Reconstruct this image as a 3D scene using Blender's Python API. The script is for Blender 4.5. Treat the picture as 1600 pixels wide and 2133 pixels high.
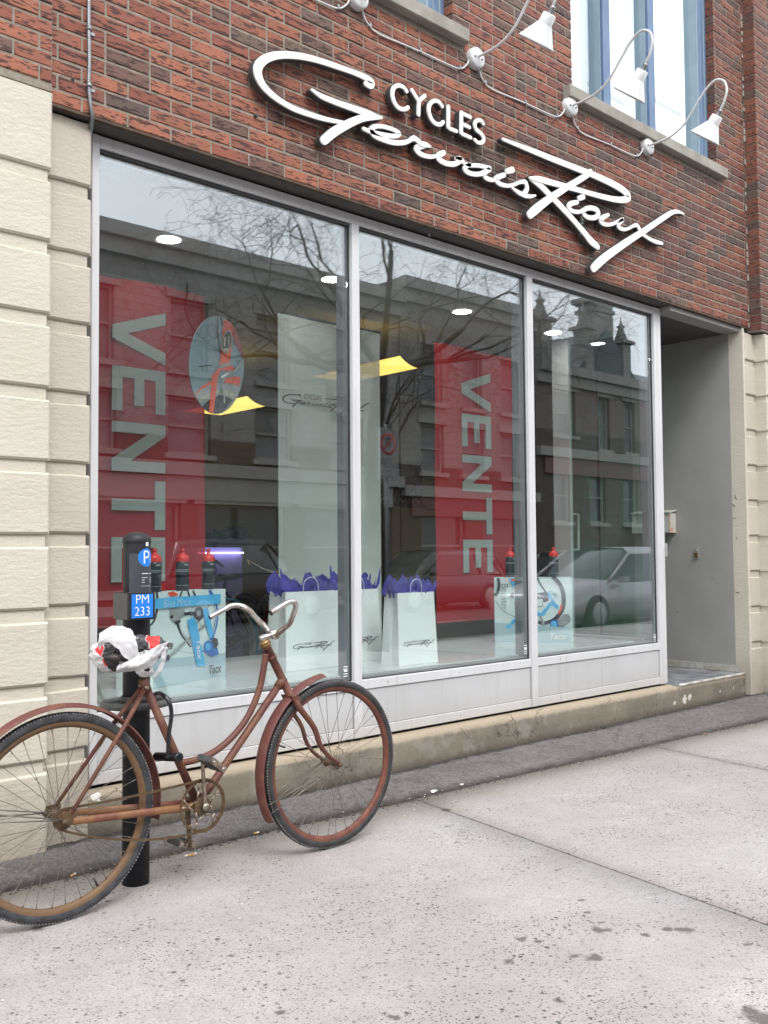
import bpy, bmesh, math, random
from mathutils import Vector, Matrix, noise
R = math.radians
random.seed(7)
for o in list(bpy.data.objects): bpy.data.objects.remove(o)
scn = bpy.context.scene
col = scn.collection
# ------------------------------------------------------------------ camera
F = 2022.0; YAW, PITCH, ROLL = 0.74985, 0.044333, -0.0079125
CAM = Vector((0, -4.054, 1.007))
fw = Vector((math.sin(YAW)*math.cos(PITCH), math.cos(YAW)*math.cos(PITCH), math.sin(PITCH)))
r_ = Vector((math.cos(YAW), -math.sin(YAW), 0)); u_ = r_.cross(fw)
RT = r_*math.cos(ROLL)+u_*math.sin(ROLL); UP = -r_*math.sin(ROLL)+u_*math.cos(ROLL)
cam = bpy.data.cameras.new('camera'); co = bpy.data.objects.new('camera', cam); col.objects.link(co)
cam.sensor_fit = 'HORIZONTAL'; cam.sensor_width = 36; cam.lens = F/1600*36
cam.clip_start = 0.05; cam.clip_end = 600
M = Matrix((RT, UP, -fw)).transposed().to_4x4(); M.translation = CAM
co.matrix_world = M; scn.camera = co
# ------------------------------------------------------------------ world, sun, exposure
W = bpy.data.worlds.new('World'); scn.world = W; W.use_nodes = True
nt = W.node_tree; nt.nodes.clear()
sky = nt.nodes.new('ShaderNodeTexSky'); sky.sky_type = 'NISHITA'; sky.sun_disc = False
SUN_EL, SUN_AZ = R(52), R(200)
sky.sun_elevation = SUN_EL; sky.sun_rotation = SUN_AZ; sky.dust_density = 4; sky.air_density = 1.2; sky.ozone_density = 1.5
hs = nt.nodes.new('ShaderNodeHueSaturation'); hs.inputs['Saturation'].default_value = 0.12
cl = nt.nodes.new('ShaderNodeTexNoise'); cl.inputs['Scale'].default_value = 2.2; cl.inputs['Detail'].default_value = 5
cr = nt.nodes.new('ShaderNodeMapRange'); cr.inputs[1].default_value = .3; cr.inputs[2].default_value = .7; cr.inputs[3].default_value = .88; cr.inputs[4].default_value = 1.1
mx = nt.nodes.new('ShaderNodeMix'); mx.data_type = 'RGBA'; mx.blend_type = 'MULTIPLY'; mx.inputs[0].default_value = 1
# an overcast layer evens the clear-sky gradient out
ov = nt.nodes.new('ShaderNodeMix'); ov.data_type = 'RGBA'; ov.inputs[0].default_value = .7; ov.inputs[7].default_value = (7.6, 8.0, 8.6, 1)
bg = nt.nodes.new('ShaderNodeBackground'); bg.inputs['Strength'].default_value = 0.15
wo = nt.nodes.new('ShaderNodeOutputWorld')
L = nt.links.new
L(sky.outputs[0], hs.inputs['Color']); L(hs.outputs[0], ov.inputs[6]); L(ov.outputs[2], mx.inputs[6]); L(cl.outputs[0], cr.inputs[0]); L(cr.outputs[0], mx.inputs[7])
L(mx.outputs[2], bg.inputs[0]); L(bg.outputs[0], wo.inputs[0])
sl = bpy.data.lights.new('sun', 'SUN'); sl.energy = 0.8; sl.angle = R(18); sl.color = (1, .96, .9)
so = bpy.data.objects.new('sun', sl); col.objects.link(so)
sd = Vector((math.sin(SUN_AZ)*math.cos(SUN_EL), math.cos(SUN_AZ)*math.cos(SUN_EL), math.sin(SUN_EL)))
so.rotation_euler = (-sd).to_track_quat('-Z', 'Y').to_euler()
scn.view_settings.view_transform = 'Standard'; scn.view_settings.look = 'None'
scn.view_settings.exposure = 1.32; scn.view_settings.gamma = 1; scn.view_settings.use_curve_mapping = False
scn.render.engine = 'CYCLES'
scn.cycles.max_bounces = 8; scn.cycles.transparent_max_bounces = 24; scn.cycles.glossy_bounces = 4

# ------------------------------------------------------------------ measuring: a pixel of the photo on a plane of the place
def ray(px, py): return fw*F + RT*(px-800) - UP*(py-1066.5)
def at(px, py, ax, val):
    v = ray(px, py); t = (val-CAM[ax])/v[ax]; return CAM+v*t
def PY(px, py, y): return at(px, py, 1, y)
def PZ(px, py, z): return at(px, py, 2, z)
def PX(px, py, x): return at(px, py, 0, x)
def PP(px, py, p0, n):
    v = ray(px, py); return CAM+v*((p0-CAM).dot(n)/v.dot(n))

# ------------------------------------------------------------------ materials
def newmat(name):
    m = bpy.data.materials.new(name); m.use_nodes = True
    return m, m.node_tree, m.node_tree.nodes['Principled BSDF']
def N(t, kind, **kw):
    n = t.nodes.new(kind)
    for k, v in kw.items():
        if k.startswith('i_'):
            key = k[2:]; key = int(key) if key.isdigit() else key
            n.inputs[key].default_value = v
        else: setattr(n, k, v)
    return n
def c4(c): return (c[0], c[1], c[2], 1)
def mixc(t, f, a, b, blend='MIX'):
    n = t.nodes.new('ShaderNodeMix'); n.data_type = 'RGBA'; n.blend_type = blend
    for i, v in ((0, f), (6, a), (7, b)):
        if hasattr(v, 'links'): t.links.new(v, n.inputs[i])
        elif i == 0: n.inputs[0].default_value = v
        else: n.inputs[i].default_value = c4(v)
    return n.outputs[2]
def ramp(t, src, lo, hi, a=0., b=1.):
    n = N(t, 'ShaderNodeMapRange'); n.inputs[1].default_value = lo; n.inputs[2].default_value = hi
    n.inputs[3].default_value = a; n.inputs[4].default_value = b; t.links.new(src, n.inputs[0]); return n.outputs[0]
def coords(t, world=True, scale=(1, 1, 1), rot=(0, 0, 0)):
    if world: s = N(t, 'ShaderNodeNewGeometry').outputs['Position']
    else: s = N(t, 'ShaderNodeTexCoord').outputs['Object']
    mp = N(t, 'ShaderNodeMapping'); mp.inputs['Scale'].default_value = scale; mp.inputs['Rotation'].default_value = rot
    t.links.new(s, mp.inputs[0]); return mp.outputs[0]
def noi(t, vec, scale, detail=4, rough=.55):
    n = N(t, 'ShaderNodeTexNoise'); n.inputs['Scale'].default_value = scale; n.inputs['Detail'].default_value = detail
    n.inputs['Roughness'].default_value = rough; t.links.new(vec, n.inputs[0]); return n.outputs[0]
def bump(t, b, h, strength, dist=.01):
    n = N(t, 'ShaderNodeBump'); n.inputs['Strength'].default_value = strength; n.inputs['Distance'].default_value = dist
    t.links.new(h, n.inputs['Height']); t.links.new(n.outputs[0], b.inputs['Normal'])
KX = .73
OUTDOOR = {'mortar', 'caulk', 'kerb_stone', 'white_aluminium', 'panel_aluminium', 'grey_render', 'sill_stone', 'worn_nosing', 'wet_step', 'dark_soffit', 'rusted_lintel', 'blue_window_paint', 'pale_blue_trim', 'white_enamel', 'galvanised_steel', 'bag_white_plastic', 'loose_grit', 'mailbox_white', 'worn_tyre', 'inner_aluminium', 'pedal_rubber'}
def pm(name, c1, c2=None, scale=20, rough=.5, metal=0., bmp=0., lo=.35, hi=.65, world=False, spec=.5, detail=5):
    m, t, b = newmat(name)
    if name in OUTDOOR: c1 = tuple(x*KX for x in c1); c2 = tuple(x*KX for x in c2) if c2 else None
    c2 = c2 or tuple(x*.8 for x in c1)
    v = coords(t, world); n = noi(t, v, scale, detail)
    t.links.new(mixc(t, ramp(t, n, lo, hi), c1, c2), b.inputs['Base Color'])
    b.inputs['Roughness'].default_value = rough; b.inputs['Metallic'].default_value = metal
    b.inputs['Specular IOR Level'].default_value = spec
    if bmp: bump(t, b, noi(t, v, scale*4, 6), bmp, .004)
    return m
def emis(name, c, s, c2=None):
    m, t, b = newmat(name)
    v = coords(t, False); n = noi(t, v, 3)
    k = mixc(t, ramp(t, n, .3, .7), c, c2 or c)
    t.links.new(k, b.inputs['Base Color']); t.links.new(k, b.inputs['Emission Color']); b.inputs['Emission Strength'].default_value = s
    return m
def cloth(name, c1, thru, c2=None):
    """thin woven fabric one can see lit things through"""
    m, t, b = newmat(name)
    v = coords(t, False); n = noi(t, v, 3, 4)
    k = mixc(t, ramp(t, n, .3, .7), c1, c2 or tuple(x*.88 for x in c1))
    t.links.new(k, b.inputs['Base Color']); b.inputs['Roughness'].default_value = .8
    tr = N(t, 'ShaderNodeBsdfTranslucent'); t.links.new(k, tr.inputs[0])
    tp = N(t, 'ShaderNodeBsdfTransparent'); tp.inputs[0].default_value = c4([min(1, x*1.25+.1) for x in c1])
    a = N(t, 'ShaderNodeMixShader'); a.inputs[0].default_value = .3
    c = N(t, 'ShaderNodeMixShader'); c.inputs[0].default_value = thru
    t.links.new(b.outputs[0], a.inputs[1]); t.links.new(tr.outputs[0], a.inputs[2])
    t.links.new(a.outputs[0], c.inputs[1]); t.links.new(tp.outputs[0], c.inputs[2])
    t.links.new(c.outputs[0], t.nodes['Material Output'].inputs[0])
    return m
def glassm(name, f0, tint, wav=0.0):
    m, t, b = newmat(name)
    t.nodes.remove(b)
    lw = N(t, 'ShaderNodeLayerWeight'); lw.inputs[0].default_value = .5
    p = N(t, 'ShaderNodeMath', operation='POWER'); p.inputs[1].default_value = 4.5; t.links.new(lw.outputs['Facing'], p.inputs[0])
    mr = ramp(t, p.outputs[0], 0, 1, f0, 1)
    gl = N(t, 'ShaderNodeBsdfGlossy'); gl.inputs['Roughness'].default_value = 0.0; gl.inputs[0].default_value = (.96, .98, 1, 1)
    tp = N(t, 'ShaderNodeBsdfTransparent'); tp.inputs[0].default_value = c4(tint)
    if wav:
        v = coords(t, True); bp = N(t, 'ShaderNodeBump'); bp.inputs['Strength'].default_value = wav; bp.inputs['Distance'].default_value = .004
        t.links.new(noi(t, v, 1.3, 1), bp.inputs['Height']); t.links.new(bp.outputs[0], gl.inputs['Normal'])
    mm = N(t, 'ShaderNodeMixShader'); t.links.new(mr, mm.inputs[0]); t.links.new(tp.outputs[0], mm.inputs[1]); t.links.new(gl.outputs[0], mm.inputs[2])
    t.links.new(mm.outputs[0], t.nodes['Material Output'].inputs[0])
    return m

# brick: tone from the mesh, dashes of the rugged face from position
def brick_material():
    m, t, b = newmat('rugged_brick')
    at_ = N(t, 'ShaderNodeAttribute', attribute_name='bc')
    v = coords(t, True)
    fl = noi(t, v, 9, 4)
    base = mixc(t, ramp(t, fl, .5, .74, 0, .6), at_.outputs['Color'], (.14, .07, .06))
    base = mixc(t, ramp(t, noi(t, v, 26, 5), .3, .75, 0, .45), base, mixc(t, 1., base, (1.35, 1.2, 1.1), 'MULTIPLY'))
    d = None
    for rot, sc, th in (((0, R(40), 0), (13, 40, 80), .635), ((0, R(-38), 0), (16, 40, 90), .645), ((0, R(5), 0), (20, 40, 110), .67), ((0, R(75), 0), (18, 40, 80), .67)):
        n = noi(t, coords(t, True, sc, rot), 1, 2, .4)
        k = ramp(t, n, th-.02, th+.015)
        if d is None: d = k
        else:
            mxn = N(t, 'ShaderNodeMath', operation='MAXIMUM'); t.links.new(d, mxn.inputs[0]); t.links.new(k, mxn.inputs[1]); d = mxn.outputs[0]
    base = mixc(t, ramp(t, d, 0, 1, 0, .85), base, (.028, .014, .013))
    t.links.new(base, b.inputs['Base Color']); b.inputs['Roughness'].default_value = .78
    h = N(t, 'ShaderNodeMath', operation='SUBTRACT'); t.links.new(noi(t, v, 60, 5), h.inputs[0]); t.links.new(d, h.inputs[1])
    bump(t, b, h.outputs[0], .55, .004)
    return m
def concrete_slab_material():
    m, t, b = newmat('salted_concrete')
    v = coords(t, True)
    big = noi(t, v, 1.1, 4); mid = noi(t, v, 7, 6); fine = noi(t, v, 140, 4)
    c = mixc(t, ramp(t, big, .35, .65), (.51, .488, .48), (.44, .405, .40))
    c = mixc(t, ramp(t, mid, .42, .72, 0, .6), c, (.61, .585, .585))
    c = mixc(t, ramp(t, fine, .35, .62, 0, .6), c, (.32, .305, .30))
    # damp unsalted margin beside the asphalt
    sx = N(t, 'ShaderNodeSeparateXYZ'); t.links.new(v, sx.inputs[0])
    yy = N(t, 'ShaderNodeMath', operation='MULTIPLY_ADD'); yy.inputs[1].default_value = .05; t.links.new(sx.outputs[0], yy.inputs[0]); t.links.new(sx.outputs[1], yy.inputs[2])
    y2 = N(t, 'ShaderNodeMath', operation='MULTIPLY_ADD'); y2.inputs[1].default_value = .45; t.links.new(noi(t, v, 3.5, 5), y2.inputs[0]); t.links.new(yy.outputs[0], y2.inputs[2])
    c = mixc(t, ramp(t, y2.outputs[0], -.60, -.28, 0, .85), c, (.30, .275, .235))
    c = mixc(t, ramp(t, noi(t, v, .55, 6, .65), .46, .66, 0, .6), c, (.36, .33, .315))
    c = mixc(t, ramp(t, noi(t, v, 28, 7, .75), .50, .66, 0, .5), c, (.33, .30, .29))
    # dark grit: several sizes of irregular specks
    for sc, th, amt, wob in ((38, .165, .95, .5), (85, .22, .85, .5), (13, .09, .85, .6), (150, .26, .7, .4), (60, .15, .9, .5), (24, .10, .85, .55)):
        w = N(t, 'ShaderNodeVectorMath', operation='MULTIPLY_ADD'); nn = N(t, 'ShaderNodeTexNoise'); nn.inputs['Scale'].default_value = sc*2.2; t.links.new(v, nn.inputs[0])
        w.inputs[1].default_value = (wob/sc,)*3; t.links.new(nn.outputs['Color'], w.inputs[0]); t.links.new(v, w.inputs[2])
        vo = N(t, 'ShaderNodeTexVoronoi'); vo.inputs['Scale'].default_value = sc; t.links.new(w.outputs[0], vo.inputs[0])
        sp = N(t, 'ShaderNodeSeparateColor'); t.links.new(vo.outputs['Color'], sp.inputs[0])
        r1 = ramp(t, vo.outputs['Distance'], th, th*1.6, 1, 0)
        sel = ramp(t, sp.outputs[0], .62, .68)
        cln = ramp(t, noi(t, v, 2.3, 3), .4, .62, .35, 1)
        q = N(t, 'ShaderNodeMath', operation='MULTIPLY'); t.links.new(r1, q.inputs[0]); t.links.new(sel, q.inputs[1])
        q2 = N(t, 'ShaderNodeMath', operation='MULTIPLY'); t.links.new(q.outputs[0], q2.inputs[0]); t.links.new(cln, q2.inputs[1])
        q3 = N(t, 'ShaderNodeMath', operation='MULTIPLY'); t.links.new(q2.outputs[0], q3.inputs[0]); q3.inputs[1].default_value = amt
        c = mixc(t, q3.outputs[0], c, (.035, .031, .029))
    # gum and wet blotches, plus painted contact shade under the post and tyres
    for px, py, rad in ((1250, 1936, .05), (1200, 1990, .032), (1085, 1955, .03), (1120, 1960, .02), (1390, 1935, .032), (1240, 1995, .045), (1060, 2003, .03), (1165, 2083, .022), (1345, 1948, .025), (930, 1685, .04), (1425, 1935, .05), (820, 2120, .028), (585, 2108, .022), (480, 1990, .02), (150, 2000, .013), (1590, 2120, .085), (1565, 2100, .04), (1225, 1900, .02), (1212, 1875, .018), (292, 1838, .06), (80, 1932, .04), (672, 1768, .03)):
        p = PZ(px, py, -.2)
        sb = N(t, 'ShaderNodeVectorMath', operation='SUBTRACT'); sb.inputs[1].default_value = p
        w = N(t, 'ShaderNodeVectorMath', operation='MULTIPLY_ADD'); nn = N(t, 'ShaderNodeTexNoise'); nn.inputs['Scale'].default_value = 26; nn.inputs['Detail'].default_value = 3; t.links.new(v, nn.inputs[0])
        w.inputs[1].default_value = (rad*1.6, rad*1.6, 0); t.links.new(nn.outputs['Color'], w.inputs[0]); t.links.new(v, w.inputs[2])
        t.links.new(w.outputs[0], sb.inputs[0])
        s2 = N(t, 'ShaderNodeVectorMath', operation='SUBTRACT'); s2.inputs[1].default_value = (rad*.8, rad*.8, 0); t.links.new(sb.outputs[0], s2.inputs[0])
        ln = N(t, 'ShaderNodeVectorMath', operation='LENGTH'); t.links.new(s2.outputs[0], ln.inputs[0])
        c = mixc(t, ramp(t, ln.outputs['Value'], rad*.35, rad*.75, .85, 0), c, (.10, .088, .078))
    c = mixc(t, 1., c, (KX*.98, KX*.96, KX*.95), 'MULTIPLY'); t.links.new(c, b.inputs['Base Color']); b.inputs['Roughness'].default_value = .85
    bump(t, b, noi(t, v, 60, 7), .35, .006)
    return m
def asphalt_strip_material():
    m, t, b = newmat('patched_asphalt')
    v = coords(t, True)
    c = mixc(t, ramp(t, noi(t, v, 2.5, 5), .35, .65), (.215, .19, .183), (.16, .14, .135))
    c = mixc(t, ramp(t, noi(t, v, 75, 6, .75), .48, .62, 0, .8), c, (.30, .27, .265))
    c = mixc(t, ramp(t, noi(t, v, 38, 6, .7), .52, .64, 0, .75), c, (.07, .06, .058))
    c = mixc(t, ramp(t, noi(t, v, 14, 6), .58, .72, 0, .45), c, (.36, .34, .33))
    sx = N(t, 'ShaderNodeSeparateXYZ'); t.links.new(v, sx.inputs[0])
    yy = N(t, 'ShaderNodeMath', operation='MULTIPLY_ADD'); yy.inputs[1].default_value = .05; t.links.new(sx.outputs[0], yy.inputs[0]); t.links.new(sx.outputs[1], yy.inputs[2])
    y2 = N(t, 'ShaderNodeMath', operation='MULTIPLY_ADD'); y2.inputs[1].default_value = .12; t.links.new(noi(t, v, 9, 6), y2.inputs[0]); t.links.new(yy.outputs[0], y2.inputs[2])
    c = mixc(t, ramp(t, y2.outputs[0], -.33, -.25, .9, 0), c, (.05, .04, .035))
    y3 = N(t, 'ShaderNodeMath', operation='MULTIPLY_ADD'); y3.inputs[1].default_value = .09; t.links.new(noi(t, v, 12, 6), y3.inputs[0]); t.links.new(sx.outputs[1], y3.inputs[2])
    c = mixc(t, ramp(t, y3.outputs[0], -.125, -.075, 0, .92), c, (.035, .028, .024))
    c = mixc(t, ramp(t, noi(t, v, 5, 7, .7), .55, .68, 0, .5), c, (.09, .078, .075))
    c = mixc(t, 1., c, (KX*0.95,)*3, 'MULTIPLY'); t.links.new(c, b.inputs['Base Color']); b.inputs['Roughness'].default_value = .9
    bump(t, b, noi(t, v, 55, 8, .7), 1.0, .018)
    return m
def stucco_material(name, a, bb):
    m, t, b = newmat(name)
    v = coords(t, True)
    c = mixc(t, ramp(t, noi(t, v, 3, 5), .3, .7), a, bb)
    c = mixc(t, ramp(t, noi(t, coords(t, True, (1, 1, 2.6)), 55, 6), .56, .75, 0, .35), c, tuple(x*.7 for x in bb))
    sx = N(t, 'ShaderNodeSeparateXYZ'); t.links.new(v, sx.inputs[0])
    dz = N(t, 'ShaderNodeMath', operation='MULTIPLY_ADD'); dz.inputs[1].default_value = .5; t.links.new(noi(t, v, 5, 6), dz.inputs[0]); t.links.new(sx.outputs[2], dz.inputs[2])
    c = mixc(t, ramp(t, dz.outputs[0], .0, .48, .75, 0), c, (.32, .275, .215))
    c = mixc(t, 1., c, (KX*0.98,)*3, 'MULTIPLY'); t.links.new(c, b.inputs['Base Color']); b.inputs['Roughness'].default_value = .85
    h = N(t, 'ShaderNodeMath', operation='MULTIPLY_ADD'); h.inputs[1].default_value = .5
    t.links.new(noi(t, v, 110, 5), h.inputs[0]); t.links.new(noi(t, coords(t, True, (1, 1, 2.2)), 28, 5), h.inputs[2])
    bump(t, b, h.outputs[0], .5, .007)
    return m
def plinth_material():
    m, t, b = newmat('weathered_cement')
    v = coords(t, True)
    c = mixc(t, ramp(t, noi(t, v, 3.2, 5), .35, .65), (.27, .235, .175), (.20, .175, .135))
    c = mixc(t, ramp(t, noi(t, v, 8, 6), .55, .68, 0, .6), c, (.33, .31, .27))
    sx = N(t, 'ShaderNodeSeparateXYZ'); t.links.new(v, sx.inputs[0])
    dz = N(t, 'ShaderNodeMath', operation='MULTIPLY_ADD'); dz.inputs[1].default_value = .035; t.links.new(noi(t, v, 16, 4), dz.inputs[0]); t.links.new(sx.outputs[2], dz.inputs[2])
    c = mixc(t, ramp(t, dz.outputs[0], -.045, -.025, 0, .8), c, mixc(t, noi(t, v, 70, 4), (.42, .33, .24), (.5, .42, .3)))
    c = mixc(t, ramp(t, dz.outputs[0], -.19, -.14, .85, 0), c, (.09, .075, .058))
    # hairline cracks
    w = N(t, 'ShaderNodeVectorMath', operation='MULTIPLY_ADD'); nn = N(t, 'ShaderNodeTexNoise'); nn.inputs['Scale'].default_value = 6; nn.inputs['Detail'].default_value = 5; t.links.new(v, nn.inputs[0])
    w.inputs[1].default_value = (.25, .25, .25); t.links.new(nn.outputs['Color'], w.inputs[0]); t.links.new(v, w.inputs[2])
    vo = N(t, 'ShaderNodeTexVoronoi', feature='DISTANCE_TO_EDGE'); vo.inputs['Scale'].default_value = 2.6; t.links.new(w.outputs[0], vo.inputs[0])
    ck = N(t, 'ShaderNodeMath', operation='MULTIPLY'); t.links.new(ramp(t, vo.outputs['Distance'], .003, .010, .8, 0), ck.inputs[0]); t.links.new(ramp(t, noi(t, v, 1.7, 3), .48, .56), ck.inputs[1])
    c = mixc(t, ck.outputs[0], c, (.06, .05, .04))
    for px, py, rad in ((1427, 1457, .045), (1438, 1452, .03), (1501, 1440, .014), (1529, 1432, .013), (201, 1659, .035), (1405, 1465, .02)):
        p = PY(px, py, -.065)
        sb = N(t, 'ShaderNodeVectorMath', operation='SUBTRACT'); sb.inputs[1].default_value = p
        w2 = N(t, 'ShaderNodeVectorMath', operation='MULTIPLY_ADD'); n2 = N(t, 'ShaderNodeTexNoise'); n2.inputs['Scale'].default_value = 40; t.links.new(v, n2.inputs[0])
        w2.inputs[1].default_value = (.05, 0, .05); t.links.new(n2.outputs['Color'], w2.inputs[0]); t.links.new(v, w2.inputs[2]); t.links.new(w2.outputs[0], sb.inputs[0])
        s2 = N(t, 'ShaderNodeVectorMath', operation='SUBTRACT'); s2.inputs[1].default_value = (.025, 0, .025); t.links.new(sb.outputs[0], s2.inputs[0])
        ln = N(t, 'ShaderNodeVectorMath', operation='LENGTH'); t.links.new(s2.outputs[0], ln.inputs[0])
        c = mixc(t, ramp(t, ln.outputs['Value'], rad*.7, rad*.8, 1, 0), c, (.75, .72, .66))
    c = mixc(t, 1., c, (KX*0.95,)*3, 'MULTIPLY'); t.links.new(c, b.inputs['Base Color']); b.inputs['Roughness'].default_value = .88
    bump(t, b, noi(t, v, 45, 7), .5, .008)
    return m
def rust_paint(name, paint, rust, lo=.45, hi=.62, sc=16):
    m, t, b = newmat(name)
    v = coords(t, False)
    c = mixc(t, ramp(t, noi(t, v, sc, 6), lo, hi), paint, rust)
    c = mixc(t, ramp(t, noi(t, v, sc*6, 5), .55, .72, 0, .55), c, tuple(x*.45 for x in rust))
    c = mixc(t, ramp(t, noi(t, v, sc*3, 4), .62, .74, 0, .5), c, tuple(min(1, x*1.9) for x in paint))
    c = mixc(t, 1., c, (KX*0.92,)*3, 'MULTIPLY'); t.links.new(c, b.inputs['Base Color']); b.inputs['Roughness'].default_value = .55; b.inputs['Specular IOR Level'].default_value = .35
    bump(t, b, noi(t, v, 120, 5), .25, .002)
    return m

MT = {}
MT['brick'] = brick_material()
MT['mortar'] = pm('mortar', (.37, .32, .26), (.26, .225, .18), 30, .9, bmp=.5, world=True)
MT['mortar_light'] = pm('caulk', (.5, .46, .42), (.36, .33, .29), 30, .8, world=True)
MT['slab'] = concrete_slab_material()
MT['strip'] = asphalt_strip_material()
MT['road'] = pm('road_asphalt', (.07, .07, .072), (.045, .045, .047), 3, .85, bmp=.5, world=True)
MT['kerb'] = pm('kerb_stone', (.34, .33, .31), (.25, .24, .23), 8, .85, bmp=.3, world=True)
MT['stucco'] = stucco_material('cream_stucco', (.735, .685, .575), (.68, .63, .52))
MT['stucco2'] = stucco_material('beige_stucco', (.66, .60, .505), (.60, .54, .45))
MT['plinth'] = plinth_material()
def painted_metal(name, c1, c2, rough):
    m, t, b = newmat(name); v = coords(t, True)
    c = mixc(t, ramp(t, noi(t, v, 2.2, 4), .35, .65), [x*KX for x in c1], [x*KX for x in c2])
    st = noi(t, coords(t, True, (26, 26, 1.6)), 1, 5)                       # runs of rain dirt
    c = mixc(t, ramp(t, st, .52, .75, 0, .35), c, (.30, .285, .26))
    sx = N(t, 'ShaderNodeSeparateXYZ'); t.links.new(v, sx.inputs[0])
    dz = N(t, 'ShaderNodeMath', operation='MULTIPLY_ADD'); dz.inputs[1].default_value = .10; t.links.new(noi(t, v, 14, 6), dz.inputs[0]); t.links.new(sx.outputs[2], dz.inputs[2])
    c = mixc(t, ramp(t, dz.outputs[0], .05, .20, .40, 0), c, (.33, .29, .235))   # road-salt splash near the ground
    c = mixc(t, ramp(t, noi(t, v, 90, 4), .70, .76, 0, .45), c, (.16, .15, .14))
    t.links.new(c, b.inputs['Base Color']); b.inputs['Roughness'].default_value = rough
    return m
MT['alu'] = painted_metal('white_aluminium', (.77, .765, .775), (.71, .705, .71), .38)
MT['alu2'] = painted_metal('panel_aluminium', (.64, .64, .645), (.59, .59, .595), .42)
MT['alu_in'] = pm('inner_aluminium', (.30, .30, .32), (.26, .26, .28), 3, .4, world=True)
MT['gasket'] = pm('rubber_gasket', (.02, .02, .02), (.035, .035, .035), 30, .5)
MT['lintel'] = pm('rusted_lintel', (.06, .035, .02), (.12, .075, .045), 16, .8, bmp=.4, world=True)
MT['soffit'] = pm('dark_soffit', (.075, .07, .066), (.10, .095, .09), 6, .8, world=True)
MT['greywall'] = pm('grey_render', (.40, .395, .375), (.355, .35, .335), 3, .7, bmp=.12, world=True)
MT['stone'] = pm('sill_stone', (.40, .375, .32), (.30, .28, .235), 9, .85, bmp=.25, world=True)
MT['nosing'] = pm('worn_nosing', (.62, .59, .54), (.42, .39, .34), 22, .6, world=True)
MT['stepfloor'] = pm('wet_step', (.30, .31, .33), (.13, .14, .15), 7, .4, world=True, lo=.4, hi=.6)
MT['glass'] = glassm('shop_glass', .128, (.935, .972, .962), .02)
MT['glass_edge'] = pm('glass_edge', (.05, .13, .11), (.04, .1, .09), 20, .2)
MT['glass_door'] = glassm('door_glass', .022, (.84, .93, .90))
MT['glass_up'] = glassm('upper_glass', .14, (.93, .96, .97))
MT['blue'] = pm('blue_window_paint', (.115, .19, .33), (.15, .235, .38), 6, .5, world=True)
MT['blue_l'] = pm('pale_blue_trim', (.30, .40, .46), (.26, .36, .42), 6, .5, world=True)
MT['curtain'] = pm('white_curtain', (.82, .83, .84), (.76, .77, .79), 4, .9, world=True)
MT['white'] = pm('white_enamel', (.80, .80, .80), (.74, .74, .74), 5, .35)
MT['sign_face'] = pm('sign_white', (.84, .83, .81), (.80, .79, .76), 8, .4)
MT['sign_side'] = pm('sign_charcoal', (.05, .052, .055), (.035, .036, .038), 20, .5)
MT['galv'] = pm('galvanised_steel', (.42, .43, .44), (.30, .30, .31), 40, .4, .7)
MT['black'] = pm('black_powder_coat', (.014, .014, .017), (.022, .022, .026), 30, .5, bmp=.05, spec=.3)
MT['grey_box'] = pm('grey_side', (.06, .06, .058), (.075, .075, .072), 20, .5)
MT['blue_sign'] = pm('parking_blue', (.01, .16, .60), (.012, .18, .64), 10, .45)
MT['print_w'] = pm('print_white', (.78, .80, .80), (.74, .76, .76), 10, .5)
MT['print_d'] = pm('print_dark', (.03, .035, .04), (.045, .05, .055), 10, .5)
MT['tyre'] = pm('worn_tyre', (.026, .027, .031), (.058, .06, .065), 25, .8, bmp=.5)
MT['tyre_f'] = pm('black_tyre', (.014, .014, .015), (.032, .032, .034), 25, .7, bmp=.5)
MT['tread'] = pm('tread_edge', (.22, .21, .20), (.05, .05, .05), 90, .8)
MT['frame_paint'] = rust_paint('rusty_red_paint', (.165, .058, .044), (.215, .098, .055), .48, .62, 13)
MT['stay_paint'] = rust_paint('orange_rusted_stay', (.19, .062, .045), (.29, .135, .06), .40, .56, 9)
MT['fender_paint'] = rust_paint('faded_red_fender', (.175, .058, .050), (.23, .105, .062), .52, .68, 11)
MT['rim_r'] = rust_paint('rusty_rim', (.17, .095, .05), (.21, .12, .06), .3, .6)
MT['rim_f'] = rust_paint('red_rim', (.15, .05, .035), (.22, .08, .045), .45, .6)
MT['rust'] = rust_paint('brown_rust', (.10, .065, .035), (.15, .09, .045), .4, .6, 40)
MT['spoke'] = pm('dull_spoke', (.13, .115, .095), (.22, .2, .17), 60, .45, .6)
MT['chrome'] = pm('worn_chrome', (.62, .58, .55), (.36, .28, .24), 22, .26, .95, lo=.5, hi=.72)
MT['crank'] = pm('dull_crank', (.42, .36, .30), (.2, .14, .1), 60, .35, .85)
MT['brass'] = pm('brassy_headset', (.35, .22, .10), (.2, .12, .06), 60, .4, .8)
MT['rubber'] = pm('pedal_rubber', (.045, .045, .045), (.09, .09, .088), 50, .7, bmp=.3)
MT['lock'] = pm('lock_vinyl', (.008, .008, .01), (.014, .014, .017), 30, .25)
MT['redcloth'] = cloth('red_mesh_banner', (.56, .022, .035), .14, (.50, .02, .03))
MT['bannertxt'] = cloth('banner_letters', (.50, .54, .51), .06)
MT['whitecloth'] = cloth('white_mesh_banner', (.72, .76, .72), .12)
MT['paper'] = pm('white_paper', (.82, .83, .82), (.78, .79, .78), 2.5, .6)
MT['paper_in'] = pm('paper_shade', (.62, .65, .64), (.57, .6, .59), 2.5, .6)
MT['tissue'] = pm('violet_tissue', (.04, .032, .26), (.07, .06, .36), 8, .7)
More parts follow.
